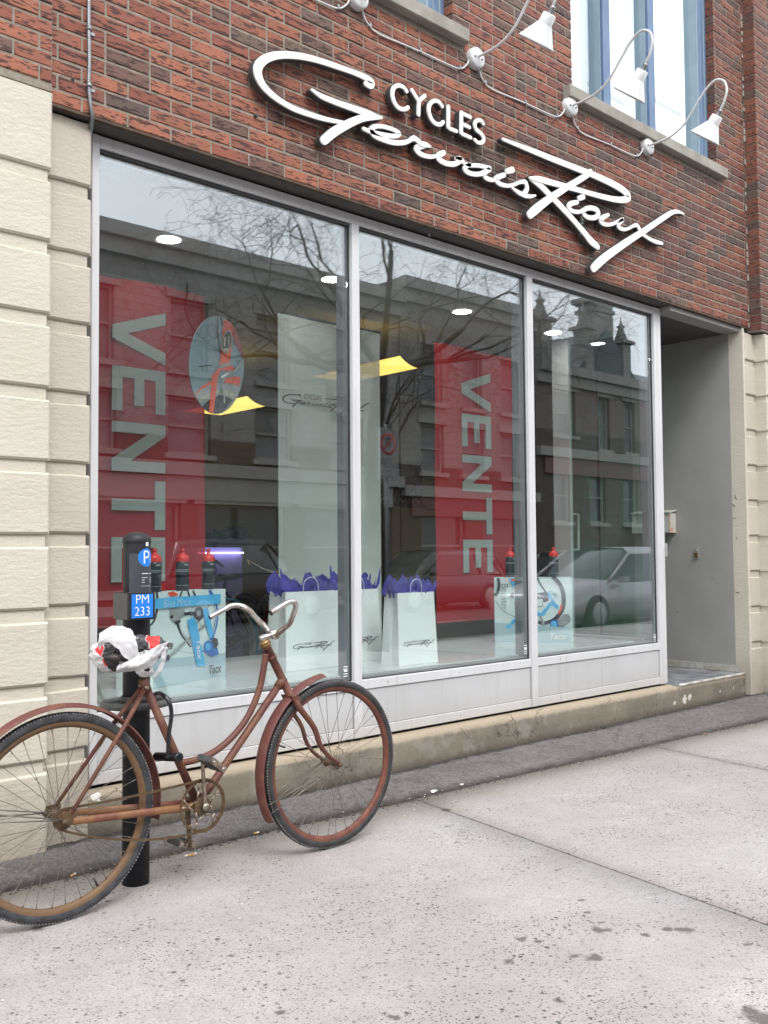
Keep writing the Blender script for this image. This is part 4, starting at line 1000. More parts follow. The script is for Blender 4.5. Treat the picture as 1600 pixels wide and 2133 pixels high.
# ================================================================== BICYCLE
YBK = -.915
def bicycle(name, label, mats, loc_y=YBK, fenders=True):
    """a step-through roadster standing in the plane y = YBK, heading +x"""
    t = thing(name, label, 'bicycle', (2.02, YBK, -.2))
    def K(px, py, dy=0.): p = PY(px, py, YBK+dy); return Vector((p.x, YBK+dy, p.z))
    RH = Vector((1.435, YBK, .145)); FH = Vector((2.615, YBK, .145)); RW = .345
    BB = Vector((1.965, YBK, .095))
    def wheel(H, rimm, tyrem, kind, sd):
        n = 72; rr = RW-.036
        def circ(r, y=0, n=n): return [(H.x+r*math.cos(2*math.pi*i/n), H.y+y, H.z+r*math.sin(2*math.pi*i/n)) for i in range(n)]
        mb = MB(); prof = [(RW-.030, -.013), (RW-.040, -.012), (RW-.048, -.007), (RW-.052, 0), (RW-.048, .007), (RW-.040, .012), (RW-.030, .013)]
        mb.lathe(prof, H, (0, 1, 0), n); rim = mb.build('wheel', rimm, t)
        mb = MB(); rad = .0185; prof = []
        for j in range(15):
            a = -math.pi*.88+math.pi*1.76*j/14+0; prof.append((RW-rad+rad*math.cos(a), rad*.98*math.sin(a)))
        mb.lathe(prof, H, (0, 1, 0), n); mb.build('tyre', tyrem, rim)
        mb = MB(); m_ = 190
        for i in range(m_):
            a = 2*math.pi*i/m_
            for s in (-1, 1):
                c = Vector((H.x+(RW-.0055)*math.cos(a), H.y+s*.0125, H.z+(RW-.0055)*math.sin(a)))
                rd = Vector((math.cos(a), 0, math.sin(a))); tg = Vector((-math.sin(a), 0, math.cos(a)))
                mb.obox(c, tg*.0028, Vector((0, .0018, 0)), rd*.0026)
        mb.build('tread_knobs', MT['tread'] if tyrem != MT['cream_tyre'] else tyrem, rim, recalc=False)['kind'] = 'stuff'
        mb = MB(); hl = .032
        mb.lathe([(.0, -.052), (.005, -.052), (.005, -hl-.004), (.020, -hl-.003), (.020, -hl), (.012, -hl+.005), (.011, 0), (.012, hl-.005), (.020, hl), (.020, hl+.003), (.005, hl+.004), (.005, .052), (.0, .052)], H, (0, 1, 0), 20); mb.build('hub', MT['rust'], rim)
        mb = MB()
        for i in range(36):
            s = 1 if i % 2 else -1; a = 2*math.pi*(i+.5)/36; k = (1 if (i//2) % 2 else -1); ah = a+k*R(62)
            p0 = (H.x+.0185*math.cos(ah), H.y+s*hl, H.z+.0185*math.sin(ah)); p1 = (H.x+(RW-.050)*math.cos(a), H.y+s*.003, H.z+(RW-.050)*math.sin(a))
            mb.tube([p0, p1], .0011, 5, cap=False)
            mb.tube([p1, (H.x+(RW-.064)*math.cos(a), H.y+s*.006, H.z+(RW-.064)*math.sin(a))], .0021, 5)
        mb.build('spokes', MT['spoke'], rim, recalc=False)
        va = R(158) if sd == 'f' else R(-62)
        d = Vector((math.cos(va), 0, math.sin(va))); MB().tube([H+d*(RW-.05), H+d*(RW-.085)], [.004, .0035], 8).build('valve', MT['dark_metal'], rim)
        return rim
    wheel(RH, mats['rim_r'], mats['tyre_r'], 'rear', 'r'); wheel(FH, mats['rim_f'], mats['tyre_f'], 'front', 'f')
    fm = mats['frame']
    ht, hb = K(557, 1350), K(603, 1446)
    ax = (hb-ht).normalized()
    MB().tube([ht-ax*.012, ht, ht+ax*.001, hb, hb+ax*.001], [.0185, .0185, .0165, .0165, .0185], 16).build('head_tube', fm, t)
    MB().tube([ht+ax*.035, ht+ax*.036, ht+ax*.052, ht+ax*.053], [.0165, .019, .019, .0165], 14).build('head_lug', fm, t)
    MB().tube([K(587, 1418), K(560, 1458), K(432, 1648), BB], .0150, 14).build('down_tube', fm, t)
    MB().tube([K(591, 1412), K(578, 1432)], [.0185, .0178], 14).build('down_tube_lug', fm, t)
    tp = catmull([K(554, 1362), K(548, 1400), K(538, 1443), K(516, 1493), K(485, 1534), K(448, 1565), K(410, 1582), K(372, 1590)], 6)
    MB().tube(tp, .0128, 14).build('top_tube', fm, t)
    sc = K(304, 1432)
    MB().tube([sc, BB+Vector((-.004, 0, .012))], .0152, 14).build('seat_tube', fm, t)
    MB().tube([sc+Vector((-.012, 0, .03)), sc+Vector((.004, 0, -.014))], .0185, 14).build('seat_lug', fm, t)
    MB().tube([K(300, 1408), sc], .0125, 12).build('seat_post', MT['rust'], t)
    MB().lathe([(.0, -.036), (.021, -.036), (.021, .036), (.0, .036)], BB, (0, 1, 0), 18).build('bottom_bracket', fm, t)
    MB().cyl(sc+Vector((-.008, -.03, .003)), sc+Vector((-.008, .03, .003)), .006).build('seat_bolt', MT['crank'], t)
    MB().cyl((1.42, YBK-.075, .143), (1.42, YBK+.07, .143), .0065).build('rear_axle', MT['rust'], t)
    for s in (-1, 1):
        st0 = sc+Vector((-.012, s*.012, -.002)); st1 = Vector((1.448, YBK+s*.062, .165))
        MB().tube([st0, st0.lerp(st1, .3)+Vector((0, s*.012, 0)), st1], [.0085, .0085, .0065], 10).build('seat_stay', fm, t)
        cs1 = Vector((1.452, YBK+s*.062, .138))
        MB().tube([BB+Vector((-.012, s*.028, .0)), BB+Vector((-.09, s*.035, .004)), cs1], [.012, .0122, .0105], 10, squash=(1.15, .8)).build('chain_stay', mats['stay'], t)
        MB().obox((1.438, YBK+s*.062, .150), Vector((.026, 0, 0)), Vector((0, .0025, 0)), Vector((.004, 0, .022))).build('dropout', MT['rust'], t)
        fk0 = hb+ax*.02
        fk = catmull([fk0+Vector((0, s*.018, 0)), fk0+Vector((.012, s*.036, -.035)), K(640, 1512)+Vector((0, s*.042, 0)), K(652, 1547)+Vector((.0, s*.045, 0)), K(668, 1570)+Vector((0, s*.048, 0)), FH+Vector((-.004, s*.05, .006))], 6)
        MB().tube(fk, [.0135-.005*(i/(len(fk)-1)) for i in range(len(fk))], 12, squash=(1.1, .8)).build('fork_blade', fm, t)
        MB().lathe([(.0, -.006), (.009, -.006), (.009, .006), (.0, .006)], FH+Vector((0, s*.054, 0)), (0, 1, 0), 6).build('axle_nut', MT['rust'], t)
        MB().lathe([(.0, -.007), (.010, -.007), (.010, .007), (.0, .007)], Vector((1.42, YBK+s*.072, .143)), (0, 1, 0), 6).build('axle_nut', MT['rust'], t)
    fk0 = hb+ax*.018
    MB().obox(fk0, Vector((.018, 0, 0)), Vector((0, .036, 0)), ax*.014).build('fork_crown', fm, t)
    MB().tube([hb+ax*.001, hb+ax*.004, hb+ax*.010, hb+ax*.012], [.018, .0225, .0225, .018], 16).build('headset', MT['rust'], t)
    MB().tube([ht-ax*.012, ht-ax*.015, ht-ax*.020, ht-ax*.023, ht-ax*.027, ht-ax*.031, ht-ax*.035], [.0185, .0225, .0225, .0185, .0215, .021, .014], 16).build('headset', MT['brass'], t)
    # stem and north-road bar
    st = ht-ax*.045; cl_ = Vector((st.x+.052, YBK, st.z+.012))
    MB().tube([ht-ax*.03, st, st-ax*.012], .0115, 12).build('stem', MT['chrome'], t)
    MB().tube([st-ax*.002, st.lerp(cl_, .6), cl_-Vector((.008, 0, 0))], [.0125, .011, .011], 12).build('stem_arm', MT['chrome'], t)
    MB().lathe([(.0, -.02), (.018, -.019), (.0185, .0), (.018, .019), (.0, .02)], cl_, (0, 1, 0), 16).build('bar_clamp', MT['chrome'], t)
    ca = PY
    barA = [cl_+Vector((0, .015, 0)), ca(552, 1305, YBK+.085), ca(533, 1287, YBK+.15), ca(519, 1271, YBK+.20), ca(502, 1262, YBK+.235), ca(482, 1262, YBK+.25), ca(463, 1272, YBK+.255), ca(437, 1286, YBK+.26)]
    barB = [cl_+Vector((0, -.015, 0)), ca(592, 1309, YBK-.06), ca(603, 1299, YBK-.115), ca(610, 1283, YBK-.16), ca(616, 1263, YBK-.195), ca(611, 1253, YBK-.215), ca(598, 1256, YBK-.23), ca(564, 1277, YBK-.24)]
    MB().tube([cl_-Vector((0, .02, 0)), cl_+Vector((0, .02, 0))]+[], .0110, 14).build('bar_centre', MT['chrome'], t)
    for bp in (barA, barB): MB().tube(catmull(bp, 7), .0108, 14, cap=False).build('handlebar', MT['chrome'], t)
    for bp in (barA, barB):
        d = (bp[-1]-bp[-2]).normalized(); MB().tube([bp[-1]-d*.02, bp[-1]-d*.001], .0092, 12).build('bar_bore', MT['print_d'], t)
    # mudguards
    def guard(H, a0, a1, r, mat, nm):
        mb = MB(); n = 60; m_ = 10; vs = []
        for i in range(n+1):
            a = R(a0)+(R(a1)-R(a0))*i/n
            for j in range(m_+1):
                b_ = -1.25+2.5*j/m_; y = .030*math.sin(b_)/math.sin(1.25); rr = r+.016*(math.cos(b_)-math.cos(1.25))
                if abs(b_) < .2: rr += .0015
                vs.append((H.x+rr*math.cos(a), H.y+y, H.z+rr*math.sin(a)))
        mb.add(vs, [(i*(m_+1)+j, i*(m_+1)+j+1, (i+1)*(m_+1)+j+1, (i+1)*(m_+1)+j) for i in range(n) for j in range(m_)], 0, True)
        o = mb.build(nm, mat, t, recalc=False)
        md = o.modifiers.new('t', 'SOLIDIFY'); md.thickness = .0012; return o
    guard(FH, 98, 209, .366, mats['fender'], 'front_mudguard')
    guard(RH, -12, 198, .362, mats['fender'], 'rear_mudguard')
    for s in (-1, 1):
        MB().tube([FH+Vector((0, s*.052, 0)), FH+Vector((.362*math.cos(R(197)), s*.030, .362*math.sin(R(197))))], .0018, 6).build('mudguard_stay', MT['spoke'], t)
        MB().tube([FH+Vector((0, s*.052, 0)), FH+Vector((.362*math.cos(R(203)), s*.030, .362*math.sin(R(203))))], .0018, 6).build('mudguard_stay', MT['spoke'], t)
        MB().tube([RH+Vector((0, s*.066, 0)), RH+Vector((.362*math.cos(R(166)), s*.030, .362*math.sin(R(166))))], .0022, 6).build('mudguard_stay', MT['spoke'], t)
        MB().tube([RH+Vector((0, s*.066, 0)), RH+Vector((.362*math.cos(R(172)), s*.030, .362*math.sin(R(172))))], .0022, 6).build('mudguard_stay', MT['spoke'], t)
    # chainwheel: toothed ring, star arms
    CRC = Vector((1.961, YBK-.045, .095)); n = 46; Rr = .094
    mb = MB(); vs = []
    for y in (-.0014, .0014):
        for i in range(n*2): 
            a = math.pi*i/n; r = Rr+(.003 if i % 2 else -.002); vs.append((CRC.x+r*math.cos(a), CRC.y+y, CRC.z+r*math.sin(a)))
        for i in range(n*2): a = math.pi*i/n; vs.append((CRC.x+(Rr-.0095)*math.cos(a), CRC.y+y, CRC.z+(Rr-.0095)*math.sin(a)))
    q = n*2
    fs = []
    for i in range(q):
        j = (i+1) % q; fs += [(i, j, q+j, q+i), (2*q+i, 3*q+i, 3*q+j, 2*q+j), (i, 2*q+i, 2*q+j, j), (q+i, q+j, 3*q+j, 3*q+i)]
    mb.add(vs, fs); cw = mb.build('chainwheel', MT['rust'], t)
    mb = MB()
    for k in range(5):
        a = R(90+72*k+14); a1 = a-R(20); a2 = a+R(20); hubp = lambda an, r: Vector((CRC.x+r*math.cos(an), CRC.y, CRC.z+r*math.sin(an)))
        mb.tube([hubp(a-R(32), .034), hubp(a, .060)], .0032, 6); mb.tube([hubp(a+R(32), .034), hubp(a, .060)], .0032, 6)
        mb.tube([hubp(a, .058), hubp(a, .088)], .0034, 6); mb.tube([hubp(a, .060), hubp(a1, .087)], .0030, 6)
    mb.build('star_arms', MT['crank'], cw)
    MB().lathe([(.0, -.004), (.030, -.004), (.034, -.002), (.034, .002), (.0, .004)], CRC, (0, 1, 0), 24).build('spider', MT['rust'], cw)
    # cranks and pedals
    cdir = Vector((-.012, 0, .17)).normalized()
    c0 = CRC+Vector((0, -.018, 0)); c1 = c0+cdir*.168
    MB().tube([c0-cdir*.014, c0, c0+cdir*.02, c1-cdir*.01, c1+cdir*.006], [.010, .0125, .0085, .0075, .009], 12, squash=(1.1, .8)).build('crank_arm', MT['crank'], t)
    MB().lathe([(.0, -.012), (.012, -.012), (.014, -.006), (.014, .004), (.0, .004)], c0, (0, 1, 0), 16).build('cotter_boss', MT['crank'], t)
    e0 = Vector((CRC.x, YBK+.060, CRC.z)); e1 = e0-cdir*.168
    MB().tube([e0+cdir*.014, e0, e1, e1-cdir*.008], [.010, .012, .0085, .0095], 12, squash=(1.1, .8)).build('crank_arm', MT['rust'], t)
    MB().cyl(CRC+Vector((0, -.02, 0)), e0, .008).build('crank_axle', MT['rust'], t)
    def pedal(p, s, ang):
        ca_, sa_ = math.cos(ang), math.sin(ang); X = Vector((ca_, 0, sa_)); Z = Vector((-sa_, 0, ca_)); yv = Vector((0, s, 0))
        c = p+yv*.055
        pd = MB().cyl(p, p+yv*.104, .006, 10).build('pedal', MT['crank'], t)
        for k in (-1, 1):
            mb = MB(); mb.obox(c+X*k*.024, X*.0125, yv*.043, Z*.0125); b_ = mb.build('rubber_block', MT['rubber'], pd)
            md = b_.modifiers.new('b', 'BEVEL'); md.width = .003; md.segments = 2
        for yy in (.010, .100): MB().obox(p+yv*yy, X*.036, yv*.0018, Z*.011).build('pedal_plate', MT['crank'], pd)
        for k in (-1, 1): MB().cyl(c+X*k*.024-yv*.048, c+X*k*.024+yv*.052, .0035, 8).build('pedal_bolt', MT['chrome'], pd)
    pedal(c1+Vector((0, -.006, 0)), -1, R(-38)); pedal(e1+Vector((0, .006, 0)), 1, R(-15))
    # chain
    SP = Vector((1.43, YBK-.045, .145)); r1, r2 = Rr, .034
    mb = MB(); path = []
    d = (SP-CRC); L_ = math.hypot(d.x, d.z); base = math.atan2(d.z, d.x); off = math.acos((r1-r2)/L_)
    up1 = base-off; lo1 = base+off
    # around the chainwheel from lower to upper tangent on the far side, then to the sprocket
    a0 = lo1; a1 = up1+2*math.pi
    for i in range(31): a = a0+(a1-a0)*i/30; path.append((CRC.x+r1*math.cos(a), CRC.y, CRC.z+r1*math.sin(a)))
    pu0 = path[-1]; pu1 = (SP.x+r2*math.cos(up1), CRC.y, SP.z+r2*math.sin(up1))
    for i in range(1, 24): f = i/24; path.append(tuple(pu0[k]+(pu1[k]-pu0[k])*f-(.006*math.sin(math.pi*f) if k == 2 else 0) for k in range(3)))
    for i in range(13): a = up1-(2*math.pi-(lo1-up1)) * 0 - (0) ; 
    aa0 = up1+2*math.pi; aa1 = lo1
    for i in range(13): a = aa0-(aa0-aa1-0)*0-(i/12)*(-(0)); 
    # sprocket: sweep the short way on the rear side
    rear = base; da = (lo1-up1)
    for i in range(13): a = up1+da*i/12; path.append((SP.x+r2*math.cos(a), CRC.y, SP.z+r2*math.sin(a)))
    pl0 = path[-1]; pl1 = path[0]
    for i in range(1, 24): f = i/24; path.append(tuple(pl0[k]+(pl1[k]-pl0[k])*f-(.030*math.sin(math.pi*f)**.8 if k == 2 else 0) for k in range(3)))
    # links
    pts = [Vector(p) for p in path]; tot = sum((pts[(i+1) % len(pts)]-pts[i]).length for i in range(len(pts))); nl = int(tot/.0127); step = tot/nl
    acc = 0; idx = 0; cur = pts[0]; link = []
    seg = 0; pos = 0.
    for k in range(nl):
        target = k*step; s_ = 0
        run = 0
        for i in range(len(pts)):
            ln = (pts[(i+1) % len(pts)]-pts[i]).length
            if run+ln >= target: link.append(pts[i].lerp(pts[(i+1) % len(pts)], (target-run)/ln)); break
            run += ln
    for k, p in enumerate(link):
        q_ = link[(k+1) % len(link)]; tdir = (q_-p).normalized(); up_ = Vector((-tdir.z, 0, tdir.x)); w = .0034 if k % 2 else .0024
        for s in (-1, 1): mb.obox((p+q_)/2+Vector((0, s*w, 0)), tdir*.0072, Vector((0, .0006, 0)), up_*.0036)
        mb.tube([p-Vector((0, .0036, 0)), p+Vector((0, .0036, 0))], .0036, 6)
    mb.build('chain', mats['chain'], t, recalc=False)
    mb = MB(); mb.lathe([(.0, -.002), (.031, -.002), (.034, 0), (.031, .002), (.0, .002)], SP, (0, 1, 0), 18); mb.build('sprocket', MT['rust'], t)
    # saddle
    mb = MB(); cx, cz = 1.70, .655; vs = []; nn, m_ = 14, 12
    for i in range(nn+1):
        f = i/nn; x = cx-.135+.27*f; w = .088*(1-f)**.75+.022; 
        for j in range(m_):
            a = 2*math.pi*j/m_; zz = math.sin(a); vs.append((x, YBK+w*math.cos(a)*(1 if 0 < i < nn else .5), cz+.022*zz*(1 if 0 < i < nn else .4)+.012*math.cos(f*math.pi)**2))
    mb.add(vs, [(i*m_+j, i*m_+(j+1) % m_, (i+1)*m_+(j+1) % m_, (i+1)*m_+j) for i in range(nn) for j in range(m_)]+[tuple(range(m_)), tuple(nn*m_+j for j in reversed(range(m_)))], 0, True)
    mb.build('saddle', MT['saddle'], t)
    MB().tube([K(300, 1412), Vector((1.715, YBK, .64))], .0125, 12).build('saddle_pillar', MT['rust'], t)
    return t
bike = bicycle('bicycle', 'old rusty red step-through bicycle leaning by the parking post, plastic bag on its saddle', dict(rim_r=MT['rim_r'], rim_f=MT['rim_f'], tyre_r=MT['tyre'], tyre_f=MT['tyre_f'], frame=MT['frame_paint'], stay=MT['stay_paint'], fender=MT['fender_paint'], chain=MT['rust']))
# ---- lock
t = thing('u_lock', 'black U-lock joining the bicycle seat tube to the post ring', 'bicycle lock', PY(350, 1577, -.93))
b0 = PY(374, 1577, -.955); b1 = PY(326, 1576, -.80)
MB().tube([b0+(b0-b1).normalized()*.002, b0, b1], [.012, .0165, .0165], 16).build('crossbar', MT['lock'], t)
sh = catmull([PY(350, 1572, -.945), PY(352, 1530, -.945), PY(357, 1492, -.95), PY(354, 1466, -.945), PY(343, 1450, -.925), PY(330, 1444, -.89), PY(320, 1450, -.86), PY(324, 1470, -.85), PY(337, 1502, -.85), PY(352, 1540, -.85), PY(352, 1574, -.85)], 7)
MB().tube(sh, .0075, 12).build('shackle', MT['lock'], t)

# ---- plastic bag over the saddle
def crumple(p, sc, amp, seed=0):
    q = Vector(p)*sc+Vector((seed, seed*.7, 0)); a = 1-abs(noise.noise(q))*2; b_ = 1-abs(noise.noise(q*2.3+Vector((5, 1, 2))))*2; return amp*(a*.65+b_*.35)
t = thing('plastic_bag', 'crumpled white, black and red shopping bag tied over the bicycle saddle', 'plastic bag', (1.70, YBK, .60))
bm = bmesh.new(); bmesh.ops.create_icosphere(bm, subdivisions=6, radius=1)
cen = Vector((1.702, YBK, .648))
for v in bm.verts:
    d = v.co.copy(); f = (d.x+1)/2
    w = .088*(1-f)+.03*f+.012; hgt = .046*(1-f)+.022*f
    p = Vector((cen.x+d.x*.142, cen.y+d.y*w, cen.z+.024+d.z*hgt+.014*f+(-.03*(1-f)*abs(d.z) if d.z < 0 else 0)))
    q = Vector((p.x*1.0, p.y, p.z*1.6))
    amp = crumple(q, 13, .011, 3)+crumple(q, 30, .009, 9)+crumple(q, 62, .005, 2)
    n_ = Vector((d.x*.6, d.y, d.z)).normalized(); v.co = p+n_*amp
me = bpy.data.meshes.new('bag_film')
for k in ('bag_w', 'bag_k', 'bag_r'): me.materials.append(MT[k])
import mathutils
def proj(P):
    v = P-CAM; k = v.dot(fw); return 800+F*v.dot(RT)/k, 1066.5-F*v.dot(UP)/k
bm.faces.ensure_lookup_table()
def inpoly(x, y, poly):
    c = False; n = len(poly)
    for i in range(n):
        x1, y1 = poly[i]; x2, y2 = poly[(i+1) % n]
        if (y1 > y) != (y2 > y) and x < (x2-x1)*(y-y1)/(y2-y1)+x1: c = not c
    return c
def bagmat(c):
    # printed panels, measured off the photo and fixed to the film
    if c.y > YBK: return 1 if c.x > 1.74 else 0
    x, y = proj(c); x += 5*noise.noise(c*45); y += 5*noise.noise(c*45+Vector((9, 0, 0)))
    if inpoly(x, y, [(336, 1300), (360, 1300), (360, 1352), (332, 1342)]): return 1
    if inpoly(x, y, [(302, 1300), (336, 1300), (332, 1344), (314, 1352), (306, 1332)]): return 2
    if inpoly(x, y, [(274, 1300), (302, 1300), (305, 1333), (313, 1354), (286, 1356)]): return 1
    if inpoly(x, y, [(217, 1336), (232, 1326), (250, 1334), (254, 1366), (240, 1400), (226, 1392), (216, 1366)]): return 1
    if inpoly(x, y, [(195, 1352), (215, 1340), (216, 1368), (205, 1366)]): return 2
    if inpoly(x, y, [(216, 1372), (226, 1368), (228, 1384), (220, 1388)]): return 2
    return 0
for f in bm.faces:
    f.smooth = True; f.material_index = bagmat(f.calc_center_median())
bm.to_mesh(me); bm.free()
me.transform(Matrix.Translation(-t.location))
o = bpy.data.objects.new('bag_film', me); col.objects.link(o); o.parent = t
def film(name, rows, mats, seed, amp=.006, nsub=14):
    """sheet of film lofted through polylines (each a list of 3D points), crumpled, two-sided"""
    Rws = [catmull(r, nsub) for r in rows]; cols_ = [catmull([r[i] for r in Rws], 6) for i in range(len(Rws[0]))]
    vs = []; nu = len(cols_); nv = len(cols_[0])
    for c in cols_:
        for p in c:
            a = crumple(p, 26, amp, seed)+crumple(p, 70, amp*.55, seed+2); vs.append(p+Vector((a*.4, -a, a*.7)))
    mb = MB(); mb.add(vs, [(i*nv+j, i*nv+j+1, (i+1)*nv+j+1, (i+1)*nv+j) for i in range(nu-1) for j in range(nv-1)], 0, True)
    o = mb.build(name, mats, t, recalc=False); md = o.modifiers.new('s', 'SOLIDIFY'); md.thickness = .0007; return o
y1 = YBK-.07
film('bag_skirt', [[PY(238, 1392, y1), PY(262, 1380, y1-.03), PY(290, 1368, y1-.045), PY(322, 1350, y1-.04), PY(345, 1340, y1-.01)], [PY(240, 1402, y1), PY(266, 1392, y1-.04), PY(292, 1386, y1-.055), PY(320, 1370, y1-.045), PY(338, 1358, y1-.01)], [PY(258, 1400, y1+.03), PY(272, 1402, y1-.01), PY(292, 1400, y1-.035), PY(312, 1390, y1-.03), PY(326, 1378, y1)]], MT['bag_w'], 4, .012)
film('bag_handle', [[PY(276, 1394, y1-.02), PY(284, 1408, y1-.02), PY(300, 1413, y1-.015), PY(315, 1408, y1-.01), PY(318, 1395, y1-.01)], [PY(290, 1388, y1-.045), PY(296, 1399, y1-.045), PY(305, 1402, y1-.04), PY(311, 1396, y1-.035), PY(308, 1384, y1-.03)]], MT['bag_w'], 8, .006)
film('bag_handle', [[PY(332, 1352, y1-.03), PY(335, 1372, y1-.03), PY(328, 1392, y1-.025), PY(316, 1409, y1-.02)], [PY(342, 1350, y1-.02), PY(344, 1372, y1-.02), PY(336, 1396, y1-.02), PY(320, 1414, y1-.015)]], MT['bag_w'], 13, .004)
film('bag_flap', [[PY(204, 1322, y1), PY(200, 1340, y1-.01), PY(204, 1358, y1)], [PY(235, 1306, y1-.01), PY(232, 1330, y1-.025), PY(222, 1340, y1-.02)], [PY(262, 1312, y1-.02), PY(268, 1345, y1-.04), PY(262, 1378, y1-.035)], [PY(270, 1318, y1-.02), PY(282, 1350, y1-.035), PY(290, 1380, y1-.03)]], MT['bag_w'], 21, .009, 12)

# ================================================================== WINDOW DISPLAY
ZPL = .3355
# ---- banners
YBN = 1.20
def block_glyphs(): return {
 'V': [[(0, 1), (.23, 1), (.5, .28), (.77, 1), (1, 1), (.62, 0), (.38, 0)]],
 'E': [[(0, 0), (1, 0), (1, .19), (.24, .19), (.24, .405), (.86, .405), (.86, .595), (.24, .595), (.24, .81), (1, .81), (1, 1), (0, 1)]],
 'N': [[(0, 0), (.22, 0), (.22, .66), (.76, 0), (1, 0), (1, 1), (.78, 1), (.78, .34), (.24, 1), (0, 1)]],
 'T': [[(0, .8), (.385, .8), (.385, 0), (.615, 0), (.615, .8), (1, .8), (1, 1), (0, 1)]]}
def sale_banner(x0, x1, zt, zb, lab):
    t = thing('sale_banner', lab, 'banner', (x0, YBN, zb), 'red sale banners hanging in the window')
    mb = MB(); nx, nz = 30, 20; vs = []
    for j in range(nz+1):
        for i in range(nx+1):
            x = x0+(x1-x0)*i/nx; z = zb+(zt-zb)*j/nz; vs.append((x, YBN+.008*math.sin(x*7+z)+.004*math.sin(z*5), z))
    mb.add(vs, [(j*(nx+1)+i, j*(nx+1)+i+1, (j+1)*(nx+1)+i+1, (j+1)*(nx+1)+i) for j in range(nz) for i in range(nx)], 0, True)
    cl_ = mb.build('banner_cloth', MT['redcloth'], t, recalc=False)
    MB().cyl((x0-.012, YBN+.008, zt), (x1+.012, YBN+.008, zt), .010, 12).build('top_rod', MT['dark_metal'], t)
    MB().cyl((x0, YBN+.006, zb), (x1, YBN+.006, zb), .009, 12).build('bottom_rod', MT['p_darkred'], t)
    for x in (x0+.1, x1-.1): MB().cyl((x, YBN+.008, zt), (x, YBN+.008, 2.82 if YBN < 1.45 else 2.95), .0012, 5).build('hanger_wire', MT['dark_metal'], t)
    w = x1-x0; lx0 = x0+.31*w; lx1 = x0+.69*w          # letter height runs along +x
    G = block_glyphs()
    zs = [('V', 2.505, 2.18), ('E', 2.14, 1.875), ('N', 1.81, 1.515), ('T', 1.465, 1.17), ('E', 1.125, .86)]
    for ch, za, zb_ in zs:
        for poly in G[ch]:
            pts = [(lx0+v*(lx1-lx0), YBN-.0155, za+(zb_-za)*u) for u, v in poly]
            MB().prism(pts, (0, .0008, 0)).build('letter_'+ch, MT['bannertxt'], cl_, recalc=False)
    return t
sale_banner(2.41, 3.345, 2.676, .60, 'red VENTE banner in the left pane behind the parking post')
sale_banner(5.449, 6.388, 2.682, .48, 'red VENTE banner in the middle pane right of the paper gift bags')
t = thing('shop_banner', 'tall pale banner with the script shop logo hanging behind the first mullion', 'banner', (3.92, YBN, .34))
mb = MB(); nx = 30; vs = []
for i in range(nx+1):
    x = 3.92+.94*i/nx; y = YBN+.006*math.sin(x*9)
    vs += [(x, y, .342), (x, y, 2.66)]
mb.add(vs, [(2*i, 2*i+2, 2*i+3, 2*i+1) for i in range(nx)], 0, True)
bcl = mb.build('banner_cloth', MT['whitecloth'], t, recalc=False)
MB().cyl((3.91, YBN, 2.66), (4.87, YBN, 2.66), .010, 12).build('top_rod', MT['dark_metal'], t)
LX0 = min(p[0] for n_, s_ in LOGO for p in s_); LX1 = max(p[0] for n_, s_ in LOGO for p in s_); LZ0 = min(p[1] for n_, s_ in LOGO for p in s_); LZ1 = max(p[1] for n_, s_ in LOGO for p in s_)
def small_logo(o3, ex, ez, en, width, parent, mat, wmul=1.0):
    k = width/(LX1-LX0); mb = MB()
    for i, (nm, pts) in enumerate(LOGO):
        mb_pts = [((x-LX0)*k, (z-LZ0)*k, max(w*k*wmul, .0009)) for x, z, w in pts]
        stroke_mesh(mb, mb_pts, lambda u, v, h, i=i: o3+ex*u+ez*v+en*(.0004+.00003*i), 0, n=2)
    return mb.build('logo_print', mat, parent, recalc=False)
p0 = PY(590, 858, YBN-.012); p1 = PY(772, 840, YBN-.012)
small_logo(Vector((p0.x, YBN-.0095, PY(680, 862, YBN).z-.02)), Vector((1, 0, 0)), Vector((0, 0, 1)), Vector((0, -1, 0)), p1.x-p0.x, bcl, MT['print_d'], 1.35)
# ---- round photo board
oc = PY(453, 760, .75); t = thing('round_photo_board', 'round hanging board with a close photo of an orange bicycle head tube', 'poster', oc)
on = Vector((math.sin(R(14)), -math.cos(R(14)), 0)); ou = Vector((math.cos(R(14)), math.sin(R(14)), 0))
rad = (PY(453, 658, .75).z-PY(453, 862, .75).z)/2
ou = (PP(508, 760, oc, on)-oc); half = ou.length; ou = ou.normalized()
def ell(n, k=1.0): return [oc+ou*(half*k*math.cos(2*math.pi*i/n))+Vector((0, 0, rad*k*math.sin(2*math.pi*i/n))) for i in range(n)]
board = MB().prism(ell(72), -on*.006).build('board', MT['p_steel'], t)
def clip_ell(poly):
    # clip to the board outline (Sutherland-Hodgman against a 40-gon), 2D coords (u, v) unit disc
    cl2 = [(math.cos(2*math.pi*i/40)*.995, math.sin(2*math.pi*i/40)*.995) for i in range(40)]
    out = poly
    for i in range(40):
        a, b_ = cl2[i], cl2[(i+1) % 40]; inp = out; out = []
        if not inp: break
        side = lambda p: (b_[0]-a[0])*(p[1]-a[1])-(b_[1]-a[1])*(p[0]-a[0])
        for k in range(len(inp)):
            p, q = inp[k], inp[(k+1) % len(inp)]; sp_, sq = side(p), side(q)
            if sp_ >= 0: out.append(p)
            if (sp_ >= 0) != (sq >= 0): f = sp_/(sp_-sq); out.append((p[0]+(q[0]-p[0])*f, p[1]+(q[1]-p[1])*f))
    return out
bl = [0]
